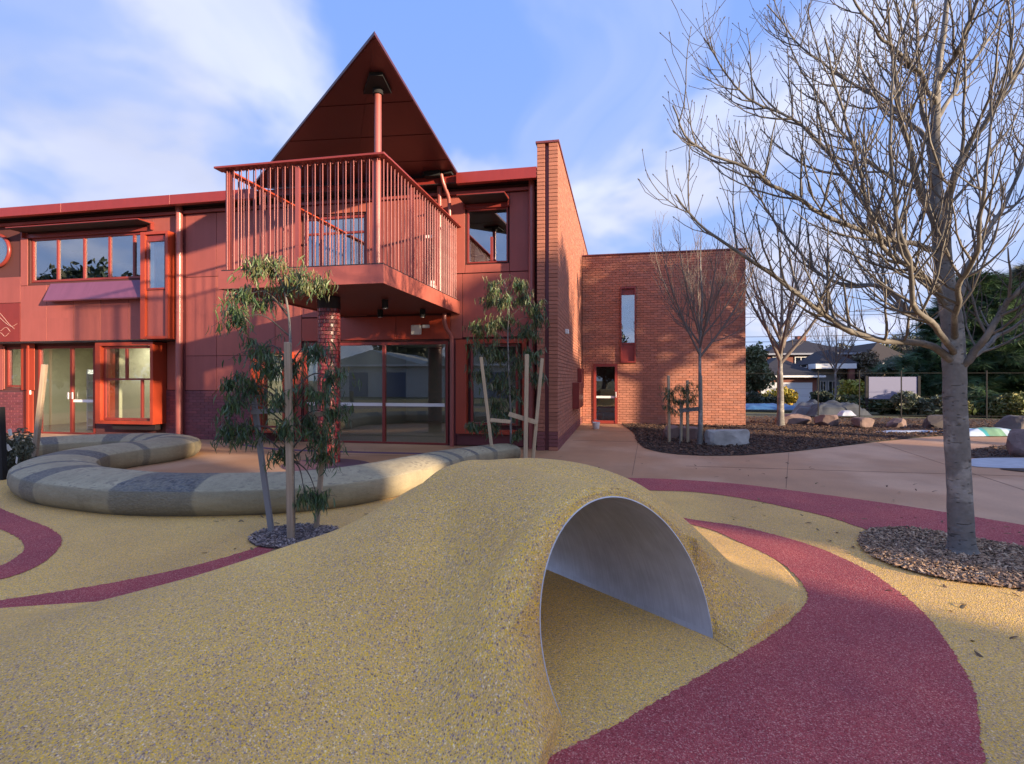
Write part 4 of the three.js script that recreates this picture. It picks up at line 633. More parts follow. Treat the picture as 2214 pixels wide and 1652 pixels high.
// the big tree at the right: its main limbs follow the ones in the photograph, spread in depth
{
  const D = 4.95, tree = thing('bare_tree', 'large leafless tree with grey trunk at the right in a ring of wood chips', 'tree', 0, 0, 0), R = rng(404);
  const P = (l) => l.map(([x, y, d]) => at(x, y, D + (d ?? 0)));
  const trunk = spline([at(2081, 1204, D), ...P([[2078, 1150], [2074, 1050], [2066, 900], [2063, 800], [2058, 700], [2044, 610], [2034, 522], [2024, 420], [2021, 300], [2028, 160], [2046, 20], [2062, -160]])], 70);
  const tr = (t) => { const flare = 0.075 * Math.exp(-t * 55); return lerp(0.104, 0.09, clamp(t / 0.3, 0, 1)) + flare - 0.07 * sstep(t, 0.3, 1.0); };
  const tg = tube(trunk, tr, 28, 1); { const p = tg.attributes.position; for (let i = 0; i < p.count; i++) { const y = p.getY(i), k = 0.008 * (fbm3(p.getX(i) * 9, y * 5, p.getZ(i) * 9, 50, 3) - 0.5); p.setX(i, p.getX(i) + k * 2); p.setZ(i, p.getZ(i) + k); } tg.computeVertexNormals(); }
  part('trunk', tg, M.bark, tree);
  const o = { space: [0, 0.175, 0.125, 0], len: [0, 1.05, 0.48, 0.2], rad: [0, 0.014, 0.0052, 0.004], angle: [0.55, 1.05], up: [0.9, 1.3, 0.8], wob: 0.7, tip: 0.0025, pair: 0.6, skip: 0.1, bud: 0.0055 };
  const limbs = [
    [[[2062, 790], [2003, 744, -0.1], [1866, 726, -0.3], [1776, 676, -0.45], [1694, 613, -0.55], [1594, 544, -0.6], [1503, 476, -0.65], [1462, 413, -0.65]], 0.042],
    [[[2050, 690], [2039, 650], [1980, 581, 0.1], [1912, 499, 0.2], [1821, 377, 0.35], [1730, 268, 0.4], [1608, 204, 0.45], [1517, 82, 0.5]], 0.045],
    [[[2056, 720], [1980, 672, 0.3], [1912, 626, 0.5], [1785, 599, 0.9], [1708, 517, 1.1], [1630, 399, 1.2], [1590, 300, 1.2]], 0.036],
    [[[2034, 540], [1934, 520, -0.2], [1798, 466, -0.5], [1685, 412, -0.7], [1608, 362, -0.8], [1503, 308, -0.8], [1453, 235, -0.8]], 0.03],
    [[[2036, 530], [1998, 427, -0.1], [1966, 340, -0.2], [1939, 204, -0.3], [1925, 90, -0.4], [1912, -60, -0.4]], 0.045],
    [[[2022, 400], [2007, 272, 0.2], [1989, 159, 0.4], [1980, 45, 0.5], [1960, -120, 0.6]], 0.034],
    [[[2046, 560, -0.04], [2048, 436, -0.2], [2071, 349, -0.35], [2139, 254, -0.5], [2214, 91, -0.6], [2260, -40, -0.6]], 0.05],
    [[[2060, 720, -0.02], [2084, 590, 0.3], [2120, 522, 0.5], [2175, 436, 0.7], [2214, 327, 0.8], [2270, 180, 0.9]], 0.05],
    [[[2064, 800], [2100, 765, -0.1], [2150, 690, -0.25], [2214, 615, -0.4], [2330, 500, -0.5], [2400, 380, -0.5]], 0.05],
    [[[2066, 805], [2110, 768, 0.2], [2170, 720, 0.5], [2260, 670, 0.8], [2380, 600, 1.0]], 0.038],
    [[[2064, 770], [2030, 710, -0.4], [1985, 660, -0.75], [1962, 560, -0.95], [1930, 420, -1.15], [1925, 260, -1.2], [1935, 120, -1.2]], 0.034],
    [[[2052, 660], [1990, 590, -0.4], [1905, 520, -0.75], [1860, 400, -0.95], [1830, 240, -1.1], [1780, 90, -1.1]], 0.03],
    [[[2020, 330], [1940, 240, 0.35], [1840, 180, 0.7], [1740, 110, 0.9], [1660, 10, 1.0]], 0.028],
    [[[2024, 430], [1930, 380, 0.5], [1830, 300, 0.9], [1740, 160, 1.2], [1690, 40, 1.3]], 0.03],
    [[[2060, 740], [2075, 640, -0.5], [2110, 540, -0.9], [2130, 380, -1.2], [2150, 200, -1.3]], 0.034],
    [[[2028, 180], [2080, 90, -0.3], [2120, -20, -0.5], [2150, -140, -0.6]], 0.026], [[[2024, 230], [1960, 130, -0.3], [1880, 50, -0.5], [1800, -60, -0.6]], 0.026], [[[2024, 260], [2080, 170, 0.4], [2150, 60, 0.7], [2200, -60, 0.9]], 0.026],
    [[[2060, 745], [2000, 690, 0.6], [1940, 660, 1.1], [1880, 560, 1.5], [1850, 430, 1.7]], 0.028],
  ];
  const out = bin();
  for (const [l, r] of limbs) {
    const pts = spline(P(l), 26); let L = 0; for (let i = 1; i < pts.length; i++) L += pts[i].distanceTo(pts[i - 1]);
    for (let i = 1; i < pts.length; i++) pts[i].add(V((fbm(i * 0.35, r * 900, 1, 2) - 0.5) * 0.07, (fbm(i * 0.35, r * 700, 2, 2) - 0.5) * 0.07, (fbm(i * 0.35, r * 500, 3, 2) - 0.5) * 0.07));
    part('limb', tube(pts, (t) => lerp(r * 0.92, 0.006, Math.pow(t, 0.7)), 10, 0.5), M.branchBark, tree);
    shoots(out, pts, r * 0.8, 0.008, 1, R, o, 0.2);
  }
  part('branches', indexed(out[2]), M.branchBark, tree).userData.kind = 'stuff'; part('twigs', indexed([...out[3]]), M.twig, tree).userData.kind = 'stuff'; part('buds', out.bud, M.twig, tree).userData.kind = 'stuff';
}
function bareTree(label, x, z, h, fork, spread, seed, tr = 0.055, n = 11, mat = M.twigFar, top = 1) {
  const tree = thing('bare_tree', label, 'tree', x, 0, z), R = rng(seed), out = bin();
  const tp = [V(0, -0.02, 0), V(0.01, fork * 0.5, 0.01), V(0, fork, 0), V(0.05, lerp(fork, h, 0.4), 0.02), V(0.02, h * 0.8, -0.03), V(0.04, h, 0)];
  part('trunk', tube(spline(tp, 36), (t) => lerp(tr, 0.006, Math.pow(t, 0.8)) + 0.03 * Math.exp(-t * 40), 14), M.bark, tree);
  const o = { space: [0, h * 0.055, h * 0.036, 0], len: [0, h * 0.22, h * 0.10, 0.2], rad: [0, 0.012, 0.0055, 0.004], angle: [0.4, 0.9], up: [0.8, 1.0, 0.9], wob: 0.6, tip: 0.0035, pair: 0.75, skip: 0.08, bud: 0 };
  for (let i = 0; i < n; i++) {
    const y0 = lerp(fork * 0.97, h * 0.55, Math.pow(i / n, 1.3)), a = i * 2.4 + R() * 0.7, len = (h - y0) * lerp(0.8, 0.95, R()) , sp = spread * lerp(0.75, 1.15, R()) * lerp(1, 0.6, i / n);
    const e = V(Math.cos(a) * sp, y0 + len * 0.96 * top, Math.sin(a) * sp), m1 = V(Math.cos(a) * sp * 0.45, y0 + len * 0.3, Math.sin(a) * sp * 0.45), m2 = V(Math.cos(a) * sp * 0.82, y0 + len * 0.65, Math.sin(a) * sp * 0.82);
    const pts = spline([V(0, y0, 0), m1, m2, e], 16), r = tr * lerp(0.5, 0.3, i / n);
    out[1].push(tube(pts, (t) => lerp(r, 0.005, t), 6)); shoots(out, pts, r * 0.8, 0.006, 1, R, o, 0.15);
  }
  part('limbs', indexed(out[1]), mat, tree); part('twigs', indexed([...out[2], ...out[3]]), mat, tree).userData.kind = 'stuff';
  return tree;
}
bareTree('slender leafless tree tied to a stake in front of the brick building', 1.9, -13.73, 5.5, 2.2, 1.45, 51, 0.06, 9);
bareTree('leafless tree with pale trunk standing beyond the corner of the brick building', 5.34, -19.78, 7.0, 2.2, 2.1, 52, 0.13, 11);
bareTree('small twiggy leafless street tree before the brick house beyond the fence', 11.4, -32, 5.2, 2.0, 1.6, 53, 0.08, 9);
bareTree('leafless street tree with spreading crown between house and board', 16.2, -34, 6.0, 2.2, 2.2, 54, 0.09, 9);

// ------------------------------------------------------------------ gum saplings
function leafGeo(bend, w) {
  const pos = [], idx = [], n = 5; for (let i = 0; i <= n; i++) { const t = i / n, y = -t, z = bend * t * t, x = 0.10 * Math.sin(t * 3.1), ww = w * Math.pow(Math.sin(Math.PI * clamp(0.06 + t * 0.94, 0, 1)), 0.75) * (1 - 0.25 * t); pos.push(x - ww, y, z + 0.03, x, y, z, x + ww, y, z + 0.03); if (i < n) { const q = 3 * i; idx.push(q, q + 1, q + 3, q + 1, q + 4, q + 3, q + 1, q + 2, q + 4, q + 2, q + 5, q + 4); } }
  const g = new THREE.BufferGeometry(); g.setAttribute('position', new THREE.Float32BufferAttribute(pos, 3)); g.setAttribute('uv', new THREE.Float32BufferAttribute(new Array((n + 1) * 6).fill(0), 2)); g.setIndex(idx); g.computeVertexNormals(); return g;
}
const gumLeaves = [leafGeo(0.18, 0.085), leafGeo(-0.25, 0.07), leafGeo(0.45, 0.095)];
const leafMat = (c) => new THREE.MeshPhysicalMaterial({ color: rgb(...c), roughness: 0.42, transmission: 0.26, thickness: 0, side: THREE.DoubleSide });
const gumMats = [leafMat([0.065, 0.125, 0.045]), leafMat([0.046, 0.095, 0.045]), leafMat([0.11, 0.17, 0.055]), leafMat([0.13, 0.155, 0.06]), leafMat([0.19, 0.165, 0.07])];
function gum(label, trunkPts, tr, clusters, seed, scale, nParts, dense = 5.2) {
  const tree = thing('gum_sapling', label, 'young tree'), R = rng(seed);
  const tp = spline(trunkPts, 40), wood = [];
  part('trunk', tube(tp, (t) => lerp(tr, 0.006, t), 10), M.bark, tree);
  const leaves = [];
  for (const [c, n0, rad, tone] of clusters) {
    const n = Math.round(n0 * dense);
    // a drooping twig from the trunk to the cluster, then leaf stalks
    let k = 0, best = 1e9; tp.forEach((p, i) => { const dd = Math.abs(p.y - (c.y - 0.38 * Math.hypot(c.x - p.x, c.z - p.z))); if (dd < best && i > 6) { best = dd; k = i; } });
    const a = tp[k], m = a.clone().lerp(c, 0.55).add(V(0, 0.12, 0));
    wood.push(tube(spline([a, m, c], 10), (t) => lerp(0.010, 0.003, t), 5));
    const subs = []; for (let i = 0; i < Math.max(4, n / 10); i++) { const e = c.clone().add(V((R() - 0.5) * 2.9 * rad, (R() - 0.4) * 2.1 * rad, (R() - 0.5) * 2.9 * rad)); const s = spline([c, c.clone().lerp(e, 0.5).add(V(0, 0.04, 0)), e], 6); wood.push(tube(s, (t) => lerp(0.0035, 0.0018, t), 4)); subs.push(s); }
    for (let i = 0; i < n; i++) {
      const s = subs[Math.floor(R() * subs.length)], p = s[1 + Math.floor(R() * 6)].clone().add(V((R() - 0.5) * 0.09, (R() - 0.5) * 0.04, (R() - 0.5) * 0.09)), sc = scale * lerp(0.65, 1.35, R()), out = p.clone().sub(c);
      const q = qe((R() - 0.5) * 1.0 + out.z * 0.8, R() * 6.28, (R() - 0.5) * 0.9), young = tone > R() ? 2 + Math.floor(R() * 3) : Math.floor(R() * 2.4);  // golden tones on the upper clusters put sunlight into the leaf colour
      leaves.push([p, q, sc, young, Math.floor(R() * 3)]);
    }
  }
  part('twigs', indexed(wood), M.twig, tree);
  leaves.sort((a, b) => b[2] - a[2]);
  leaves.slice(0, nParts).forEach(([p, q, s, t, v]) => { const m = part('leaf', gumLeaves[v], gumMats[t], tree); m.position.copy(p); m.quaternion.copy(q); m.scale.setScalar(s); });
  for (let v = 0; v < 3; v++) for (let t = 0; t < 5; t++) { const l = leaves.slice(nParts).filter((q) => q[3] === t && q[4] === v); if (l.length) { const g = l.map(([p, q, s]) => gumLeaves[v].clone().applyMatrix4(mat4(p, q, s))); part('foliage', mergeGeometries(g), gumMats[t], tree).userData.kind = 'stuff'; } }
  return tree;
}
{
  const d = 5.55, c = (x, y, dd, n, r, tone) => [at(x, y, d + dd), n, r, tone];
  gum('gum sapling with drooping dark leaves tied between three stakes before the tiled column', [at(634, 1150, d), at(632, 1000, d), at(630, 860, d), at(628, 760, d), at(625, 690, d), at(612, 620, d + 0.05), at(590, 575, d + 0.05)], 0.024, [
    c(555, 585, 0, 30, 0.13, 0.9), c(590, 580, 0.1, 26, 0.12, 0.9), c(650, 605, -0.1, 34, 0.15, 0.9), c(690, 615, 0, 26, 0.12, 0.85), c(620, 620, 0.1, 22, 0.14, 0.7), c(530, 640, 0.1, 28, 0.15, 0.3), c(515, 690, -0.1, 34, 0.15, 0.1), c(560, 660, 0.2, 20, 0.13, 0.4),
    c(560, 760, 0, 34, 0.16, 0.05), c(580, 800, -0.15, 34, 0.16, 0.05), c(540, 840, 0.1, 34, 0.16, 0.05), c(490, 835, 0, 20, 0.12, 0.3), c(500, 880, -0.1, 34, 0.15, 0.05), c(530, 930, 0, 38, 0.16, 0.05), c(500, 940, 0.1, 26, 0.13, 0.05), c(600, 870, -0.2, 26, 0.15, 0.05), c(620, 930, -0.2, 30, 0.14, 0.05), c(610, 985, -0.1, 22, 0.11, 0.05), c(635, 800, 0.1, 24, 0.14, 0.1),
    c(680, 770, 0, 26, 0.14, 0.05), c(720, 820, 0.1, 24, 0.14, 0.05), c(690, 860, -0.1, 26, 0.14, 0.05), c(720, 900, 0, 24, 0.12, 0.1), c(690, 950, 0, 30, 0.14, 0.1), c(700, 990, 0.1, 24, 0.12, 0.1), c(665, 920, 0.1, 20, 0.12, 0.05), c(690, 1085, 0, 26, 0.11, 0.05), c(660, 1075, -0.1, 16, 0.10, 0.05)], 61, 0.094, 260, 6.4);
  const e = 11.0, k = (x, y, dd, n, r, tone) => [at(x, y, e + dd), n, r, tone];
  gum('airy light green gum sapling staked beside the brick blade wall', [at(1105, 992, e), at(1104, 900, e), at(1100, 800, e), at(1098, 720, e), at(1100, 660, e), at(1090, 605, e)], 0.026, [
    k(1068, 620, 0, 20, 0.2, 0.6), k(1060, 650, 0.2, 22, 0.2, 0.6), k(1125, 615, 0, 20, 0.18, 0.6), k(1130, 645, 0.2, 22, 0.2, 0.6), k(1155, 665, 0, 20, 0.18, 0.5), k(1085, 655, -0.2, 20, 0.2, 0.6), k(1030, 715, 0, 26, 0.2, 0.6), k(1060, 710, 0, 26, 0.22, 0.6), k(1095, 700, 0.2, 24, 0.22, 0.5), k(1140, 715, 0, 28, 0.22, 0.5), k(1160, 690, 0.1, 18, 0.18, 0.5), k(1050, 760, 0, 26, 0.24, 0.5), k(1085, 770, 0.2, 28, 0.24, 0.5), k(1120, 790, 0, 26, 0.22, 0.5), k(1155, 770, 0, 18, 0.18, 0.5), k(1040, 810, 0.1, 22, 0.2, 0.5), k(1075, 830, 0, 28, 0.24, 0.4), k(1105, 850, 0.2, 24, 0.22, 0.5), k(1160, 820, 0, 18, 0.16, 0.4), k(1070, 880, 0, 26, 0.2, 0.4), k(1095, 900, 0.1, 18, 0.18, 0.4), k(1025, 925, 0, 14, 0.14, 0.6), k(1065, 925, 0, 24, 0.16, 0.5), k(1120, 940, 0, 14, 0.13, 0.5)], 62, 0.135, 120, 9);
  const f = 13.2, j = (x, y, dd, n, r, tone) => [at(x, y, f + dd), n, r, tone];
  gum('little bushy sapling between stakes in the mulch before the brick building', [at(1470, 962, f), at(1471, 900, f), at(1472, 850, f)], 0.016, [j(1452, 850, 0, 30, 0.2, 0.5), j(1480, 845, 0, 34, 0.22, 0.5), j(1465, 870, 0.1, 34, 0.22, 0.4), j(1495, 865, 0, 26, 0.2, 0.5), j(1450, 885, 0, 22, 0.16, 0.4)], 63, 0.095, 0);
}
// stakes and cross bars
let stakeN = 0;
function stake(label, a, b, w, mat, group) { const o = thing('tree_stake', label, 'stake', 0, 0, 0, 0, group); part('post', plank(a, b, w, w, V(0.3, 0, 1)), mat, o); return o; }
function bar(label, a, b, mat, w = 0.05) { const o = thing('stake_crossbar', label, 'crossbar'); part('board', plank(a, b, 0.022, w), mat, o); return o; }
const foot = (x, y, d) => { const p = at(x, y, d); p.y = -0.02; return p; };
stake('dark grey leaning stake on the left of the front gum sapling', foot(588, 1152, 5.62), at(548, 860, 5.7), 0.052, M.greyWood, 'stakes of the front gum sapling');
stake('brown upright stake standing nearest in front of the front gum sapling', foot(629, 1168, 5.36), at(622, 740, 5.36), 0.062, M.wood, 'stakes of the front gum sapling');
stake('weathered stake on the right of the front gum sapling', foot(683, 1146, 5.75), at(714, 800, 5.8), 0.05, M.wood, 'stakes of the front gum sapling');
bar('dark crossbar between the left and middle stakes of the front gum', at(544, 891, 5.62), at(622, 886, 5.42), M.greyWood);
bar('short weathered crossbar on the right stake of the front gum', at(668, 897, 5.66), at(716, 893, 5.72), M.wood);
stake('pale leaning stake on the left of the gum by the brick blade wall', foot(1067, 998, 10.5), at(1040, 772, 10.5), 0.062, M.paleWood, 'stakes of the gum by the blade wall');
stake('pale yellow upright stake before the brick blade wall', foot(1136, 995, 10.6), at(1139, 766, 10.6), 0.078, M.paleWood, 'stakes of the gum by the blade wall');
stake('pale leaning stake nearest to the brick blade wall', foot(1152, 993, 10.75), at(1172, 775, 10.75), 0.066, M.paleWood, 'stakes of the gum by the blade wall');
bar('pale sloping crossbar on the right stakes of the gum by the blade wall', at(1100, 895, 10.62), at(1162, 914, 10.68), M.paleWood, 0.09);
bar('pale level crossbar on the left stake of the gum by the blade wall', at(1060, 908, 10.48), at(1104, 912, 10.52), M.paleWood, 0.07);
stake('pale square stake left of the little bushy sapling in the mulch', foot(1447, 956, 13.5), at(1445, 812, 13.5), 0.06, M.paleWood, 'stakes in the mulch before the brick building');
stake('short pale stake right behind the little bushy sapling in the mulch', foot(1472, 958, 13.6), at(1474, 870, 13.6), 0.06, M.paleWood, 'stakes in the mulch before the brick building');
stake('thin stake between the little bushy sapling and the slender bare tree', foot(1487, 955, 13.5), at(1486, 822, 13.5), 0.06, M.paleWood, 'stakes in the mulch before the brick building');
stake('pale stake tied against the trunk of the slender bare tree', foot(1516, 966, 13.3), at(1514, 812, 13.3), 0.08, M.paleWood, 'stakes in the mulch before the brick building');
bar('grey crossbar between the stakes in the mulch before the brick building', at(1468, 888, 13.4), at(1512, 884, 13.3), M.greyWood, 0.1);
stake('leaning brown stake in the bed at the left edge', foot(72, 1003, 9.6), at(97, 788, 9.6), 0.075, M.wood);
stake('thick dark post cut by the left edge of the picture', foot(4, 1035, 8.6), at(-2, 880, 8.6), 0.11, M.black);

// low shrub with nursery tags at the left
{
  const o = thing('grey_shrub', 'low grey green shrub with white nursery tags at the left edge', 'shrub'), R = rng(91), wood = [], base = at(38, 1028, 9.0); base.y = 0;
  const g = leafGeo(0.2, 0.16), leaves = [[], []];
  for (let i = 0; i < 46; i++) { const a = R() * 6.28, r = 0.42 * Math.sqrt(R()), h = 0.25 + 0.55 * R(), e = base.clone().add(V(Math.cos(a) * r, h, Math.sin(a) * r * 0.8)), s = spline([base.clone().add(V(Math.cos(a) * r * 0.4, 0, Math.sin(a) * r * 0.4)), base.clone().lerp(e, 0.6).add(V(0, 0.05, 0)), e], 8); wood.push(tube(s, (t) => lerp(0.006, 0.002, t), 4)); for (let k = 2; k < 9; k++) for (let n = 0; n < 5; n++) leaves[R() < 0.7 ? 0 : 1].push(g.clone().applyMatrix4(mat4(s[k], qe((R() - 0.5) * 2.4, R() * 6.28, (R() - 0.5) * 2.4), 0.05 + 0.05 * R()))); }
  part('stems', indexed(wood), M.twig, o); part('foliage', mergeGeometries(leaves[0]), leafMat([0.10, 0.115, 0.075]), o).userData.kind = 'stuff'; part('foliage', mergeGeometries(leaves[1]), leafMat([0.16, 0.165, 0.11]), o).userData.kind = 'stuff';
  for (const [x, y, t] of [[22, 935, 0.2], [36, 995, -0.3], [18, 968, 0.5]]) { const p = at(x, y, 8.75), q = new RoundedBoxGeometry(0.06, 0.11, 0.004, 1, 0.002); q.rotateZ(t); q.rotateY(t); q.translate(p.x, p.y, p.z); part('plant_tag', q, M.white, o); }
}

// ------------------------------------------------------------------ boulders
function boulder(label, p, sx, sy, sz, seed, mat, turn = 0, flat = 0.5, group) {
  const g = new THREE.IcosahedronGeometry(1, 5), q = g.attributes.position, R = rng(seed), planes = []; for (let i = 0; i < 9; i++) { const n = V(R() - 0.5, (R() - 0.4) * 0.9, R() - 0.5).normalize(); planes.push([n, lerp(0.6, 0.8, R())]); } planes.push([V(0, 1, 0), flat], [V(1, 0.1, 0).normalize(), 0.8], [V(-1, 0.05, 0).normalize(), 0.8], [V(0, 0.1, 1).normalize(), 0.72], [V(0, 0, -1), 0.75]);
  const v = V(0, 0, 0); for (let i = 0; i < q.count; i++) { v.fromBufferAttribute(q, i); for (const [n, d] of planes) { const e = v.dot(n) - d; if (e > 0) v.addScaledVector(n, -e); } const k = 1 + 0.16 * (fbm3(v.x * 3.2 + seed, v.y * 3.2, v.z * 3.2, seed, 5) - 0.5); q.setXYZ(i, v.x * k * sx, (v.y * k + flat * 0.9) * sy, v.z * k * sz); }
  g.deleteAttribute('uv'); g.deleteAttribute('normal'); let h = g; h.computeVertexNormals(); uvm(h);
  const o = thing('boulder', label, 'boulder', p.x, -0.03, p.z, turn, group); part('stone', h, mat, o); return o;
}
const gp = (x, y) => { const d = (EYE * 1170) / (y - 820); const p = at(x, y, d); p.y = 0; return p; };
boulder('flat topped pale grey boulder in the mulch right of the staked tree', gp(1572, 962), 0.74, 0.42, 0.36, 1, M.paleStone, 0.35, 0.5);
boulder('small pinkish block of stone behind the left stake in the mulch', gp(1453, 950), 0.32, 0.3, 0.28, 2, M.stone, 0.2, 0.7);
boulder('small pinkish block of stone left of the slender bare tree foot', gp(1497, 951), 0.36, 0.3, 0.28, 3, M.stone, -0.2, 0.7);
boulder('long low sandstone block behind the pale trunk, leftmost of the row by the fence', gp(1715, 918), 0.7, 0.3, 0.34, 4, M.stone, 0.1, 0.7);
boulder('flat fronted sandstone block second from the left in the row by the fence', gp(1787, 922), 0.44, 0.3, 0.3, 5, M.stone, -0.1, 0.75);
boulder('angular sandstone boulder in the middle of the row by the fence', gp(1867, 925), 0.44, 0.3, 0.34, 6, M.stone, 0.4, 0.65);
boulder('squat sandstone boulder right of the middle of the row by the fence', gp(1938, 926), 0.4, 0.27, 0.3, 7, M.stone, 0.9, 0.7);
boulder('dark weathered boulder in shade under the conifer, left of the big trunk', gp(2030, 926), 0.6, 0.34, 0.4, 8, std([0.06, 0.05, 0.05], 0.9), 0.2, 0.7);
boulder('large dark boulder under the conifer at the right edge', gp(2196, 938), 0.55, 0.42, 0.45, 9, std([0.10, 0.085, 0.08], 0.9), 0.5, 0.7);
boulder('rounded boulder in the mulch at the right edge beside the grey path', gp(2206, 985), 0.34, 0.38, 0.34, 10, M.stone, 0.2, 0.8);

// tarps and sheeting left by the builders
function crumple(name, label, cat, p, w, l, mats, seed, amp, turn = 0) {
  const g = new THREE.PlaneGeometry(w, l, 40, 24); g.rotateX(-Math.PI / 2); const q = g.attributes.position;
  for (let i = 0; i < q.count; i++) { const x = q.getX(i), z = q.getZ(i), e = 1 - Math.pow(Math.max(Math.abs(x) / (w / 2), Math.abs(z) / (l / 2)), 4); q.setY(i, 0.02 + amp * Math.pow(Math.max(e, 0), 1.4) * (0.55 + 0.9 * Math.abs(fbm(x * 1.1 + z * 0.8 + seed, z * 2.6 - x * 0.5, seed, 3) - 0.45))); q.setX(i, x + 0.12 * (fbm(z * 3, x * 3, seed + 3, 3) - 0.5)); q.setZ(i, z + 0.12 * (fbm(x * 3, z * 3, seed + 5, 3) - 0.5)); }
  g.computeVertexNormals(); const o = thing(name, label, cat, p.x, p.y, p.z, turn); part('cloth', g, mats, o); return o;
}
const stripes = new THREE.MeshStandardMaterial({ roughness: 0.45, map: tex(256, 64, (x) => { const u = x / 256; return u < 0.3 ? [0.42, 0.50, 0.58] : u < 0.36 ? [0.05, 0.3, 0.3] : u < 0.62 ? [0.16, 0.30, 0.17] : u < 0.72 ? [0.42, 0.5, 0.54] : [0.24, 0.38, 0.44]; }) });
crumple('tarpaulin', 'green and white striped tarpaulin folded on the ground at the right by the conifer', 'tarpaulin', gp(2130, 941), 2.0, 0.9, stripes, 3, 0.3, 0.25);
crumple('plastic_sheet', 'thin white plastic sheet lying along the paving before the boulders', 'plastic sheet', gp(1965, 935), 2.0, 0.5, std([0.36, 0.4, 0.47], 0.5), 5, 0.06, 0.35);
crumple('white_cloth', 'small white cloth hung between two sandstone boulders by the fence', 'cloth', gp(1830, 918).add(V(0, 0.3, 0)), 0.5, 0.4, std([0.40, 0.43, 0.5], 0.7), 7, 0.25, 0.2);
crumple('heaped_tarpaulin', 'grey blue tarpaulin heaped over a pile behind the sandstone boulders', 'tarpaulin', at(1800, 884, 23).setY(0.05), 2.5, 1.6, std([0.04, 0.048, 0.06], 0.7), 11, 0.85, 0.2);
crumple('plastic_heap', 'crumpled pale plastic heap beside the heaped tarpaulin', 'plastic sheet', at(1745, 886, 23.3).setY(0.05), 1.2, 0.9, std([0.075, 0.088, 0.11], 0.5), 13, 0.6, 0);
crumple('blue_tarpaulin', 'flat blue tarpaulin on the verge beyond the fence by the brick corner', 'tarpaulin', at(1660, 886, 27.5).setY(0.1), 3.0, 2.2, std([0.04, 0.13, 0.28], 0.45), 15, 0.35, 0.1);

// ------------------------------------------------------------------ fence, board, street beyond
{
  const f = thing('metal_fence', 'thin black metal fence along the street behind the boulders', 'fence'), z0 = -23.9, z1 = -27.0, xA = 4.4, xB = 34, zz = (x) => lerp(z0, z1, (x - xA) / (xB - xA));
  for (let x = xA + 0.4, i = 0; x < xB; x += 1.6, i++) part('fence_post', bx(x - 0.018, x + 0.018, -0.1, 1.95, zz(x) - 0.018, zz(x) + 0.018), M.black, f);
  for (const y of [0.12, 1.85]) part('fence_rail', plank(V(xA, y, zz(xA)), V(xB, y, zz(xB)), 0.012, 0.014), M.black, f);
  for (let k = 0; k < 3; k++) part('fence_wire', tube([V(xA, 0.4 + k * 0.25, zz(xA) - 0.035), V(xB, 0.4 + k * 0.25, zz(xB) - 0.035)], () => 0.0025, 4), M.black, f);
}
{
  const o = thing('notice_board', 'large blank white board on dark posts by the fence, half hidden by the conifer', 'sign'), d = 24.6, a = at(1878, 815, d), b = at(1955, 863, d);
  part('board', rbx(a.x, a.x + 1.95, b.y, a.y, a.z - 0.02, a.z + 0.02, 0.006), std([0.22, 0.23, 0.34], 0.8), o);  // white board given a dull lavender, its shade put into the colour
  part('post', bx(a.x - 0.14, a.x - 0.03, 0, a.y + 0.04, a.z - 0.06, a.z + 0.05), M.black, o); part('post', bx(a.x + 1.97, a.x + 2.07, 0, a.y + 0.04, a.z - 0.06, a.z + 0.05), M.black, o);
}
structure('road', (() => { const g = new THREE.PlaneGeometry(160, 9, 40, 8); g.rotateX(-Math.PI / 2); const p = g.attributes.position; for (let i = 0; i < p.count; i++) { const x = p.getX(i) + 40, z = p.getZ(i) - 36; p.setXYZ(i, x, groundY(x, z) + 0.01, z); } g.computeVertexNormals(); return uvm(g); })(), new THREE.MeshStandardMaterial({ map: tex(256, 256, (x, y) => { const k = 0.8 + 0.4 * hash(x, y, 1); return [0.075 * k, 0.075 * k, 0.08 * k]; }), roughness: 0.9 }));

const onZ = (px, py, z) => { const p = at(px, py, 1), t = z / p.z; return V(p.x * t, EYE + (p.y - EYE) * t, z); };
function hipRoof(x0, x1, z0, z1, y, rise, over = 0.5) {      // z0 front (nearer), z1 back
  const a = x0 - over, b = x1 + over, c = z0 + over, d = z1 - over, r = Math.min(b - a, c - d) / 2, v = b - a > c - d ? [[a + r, y + rise, (c + d) / 2], [b - r, y + rise, (c + d) / 2]] : [[(a + b) / 2, y + rise, c - r], [(a + b) / 2, y + rise, d + r]];
  const q = [[a, y, c], [b, y, c], [b, y, d], [a, y, d], ...v], wide = b - a > c - d, t = wide ? [0, 1, 5, 0, 5, 4, 1, 2, 5, 2, 3, 4, 2, 4, 5, 3, 0, 4, 0, 2, 1, 0, 3, 2] : [0, 1, 4, 1, 2, 5, 1, 5, 4, 2, 3, 5, 3, 0, 4, 3, 4, 5, 0, 2, 1, 0, 3, 2];
  const g = new THREE.BufferGeometry(); g.setAttribute('position', new THREE.Float32BufferAttribute(t.flatMap((i) => q[i]), 3)); g.computeVertexNormals(); return uvm(g);
}
const roofTile = new THREE.MeshPhysicalMaterial({ map: tilesDark, roughness: 0.85, specularIntensity: 0.3 });
const redBrick = new THREE.MeshStandardMaterial({ color: rgb(0.22, 0.085, 0.06), roughness: 0.9, bumpMap: speck, bumpScale: 0.003 });
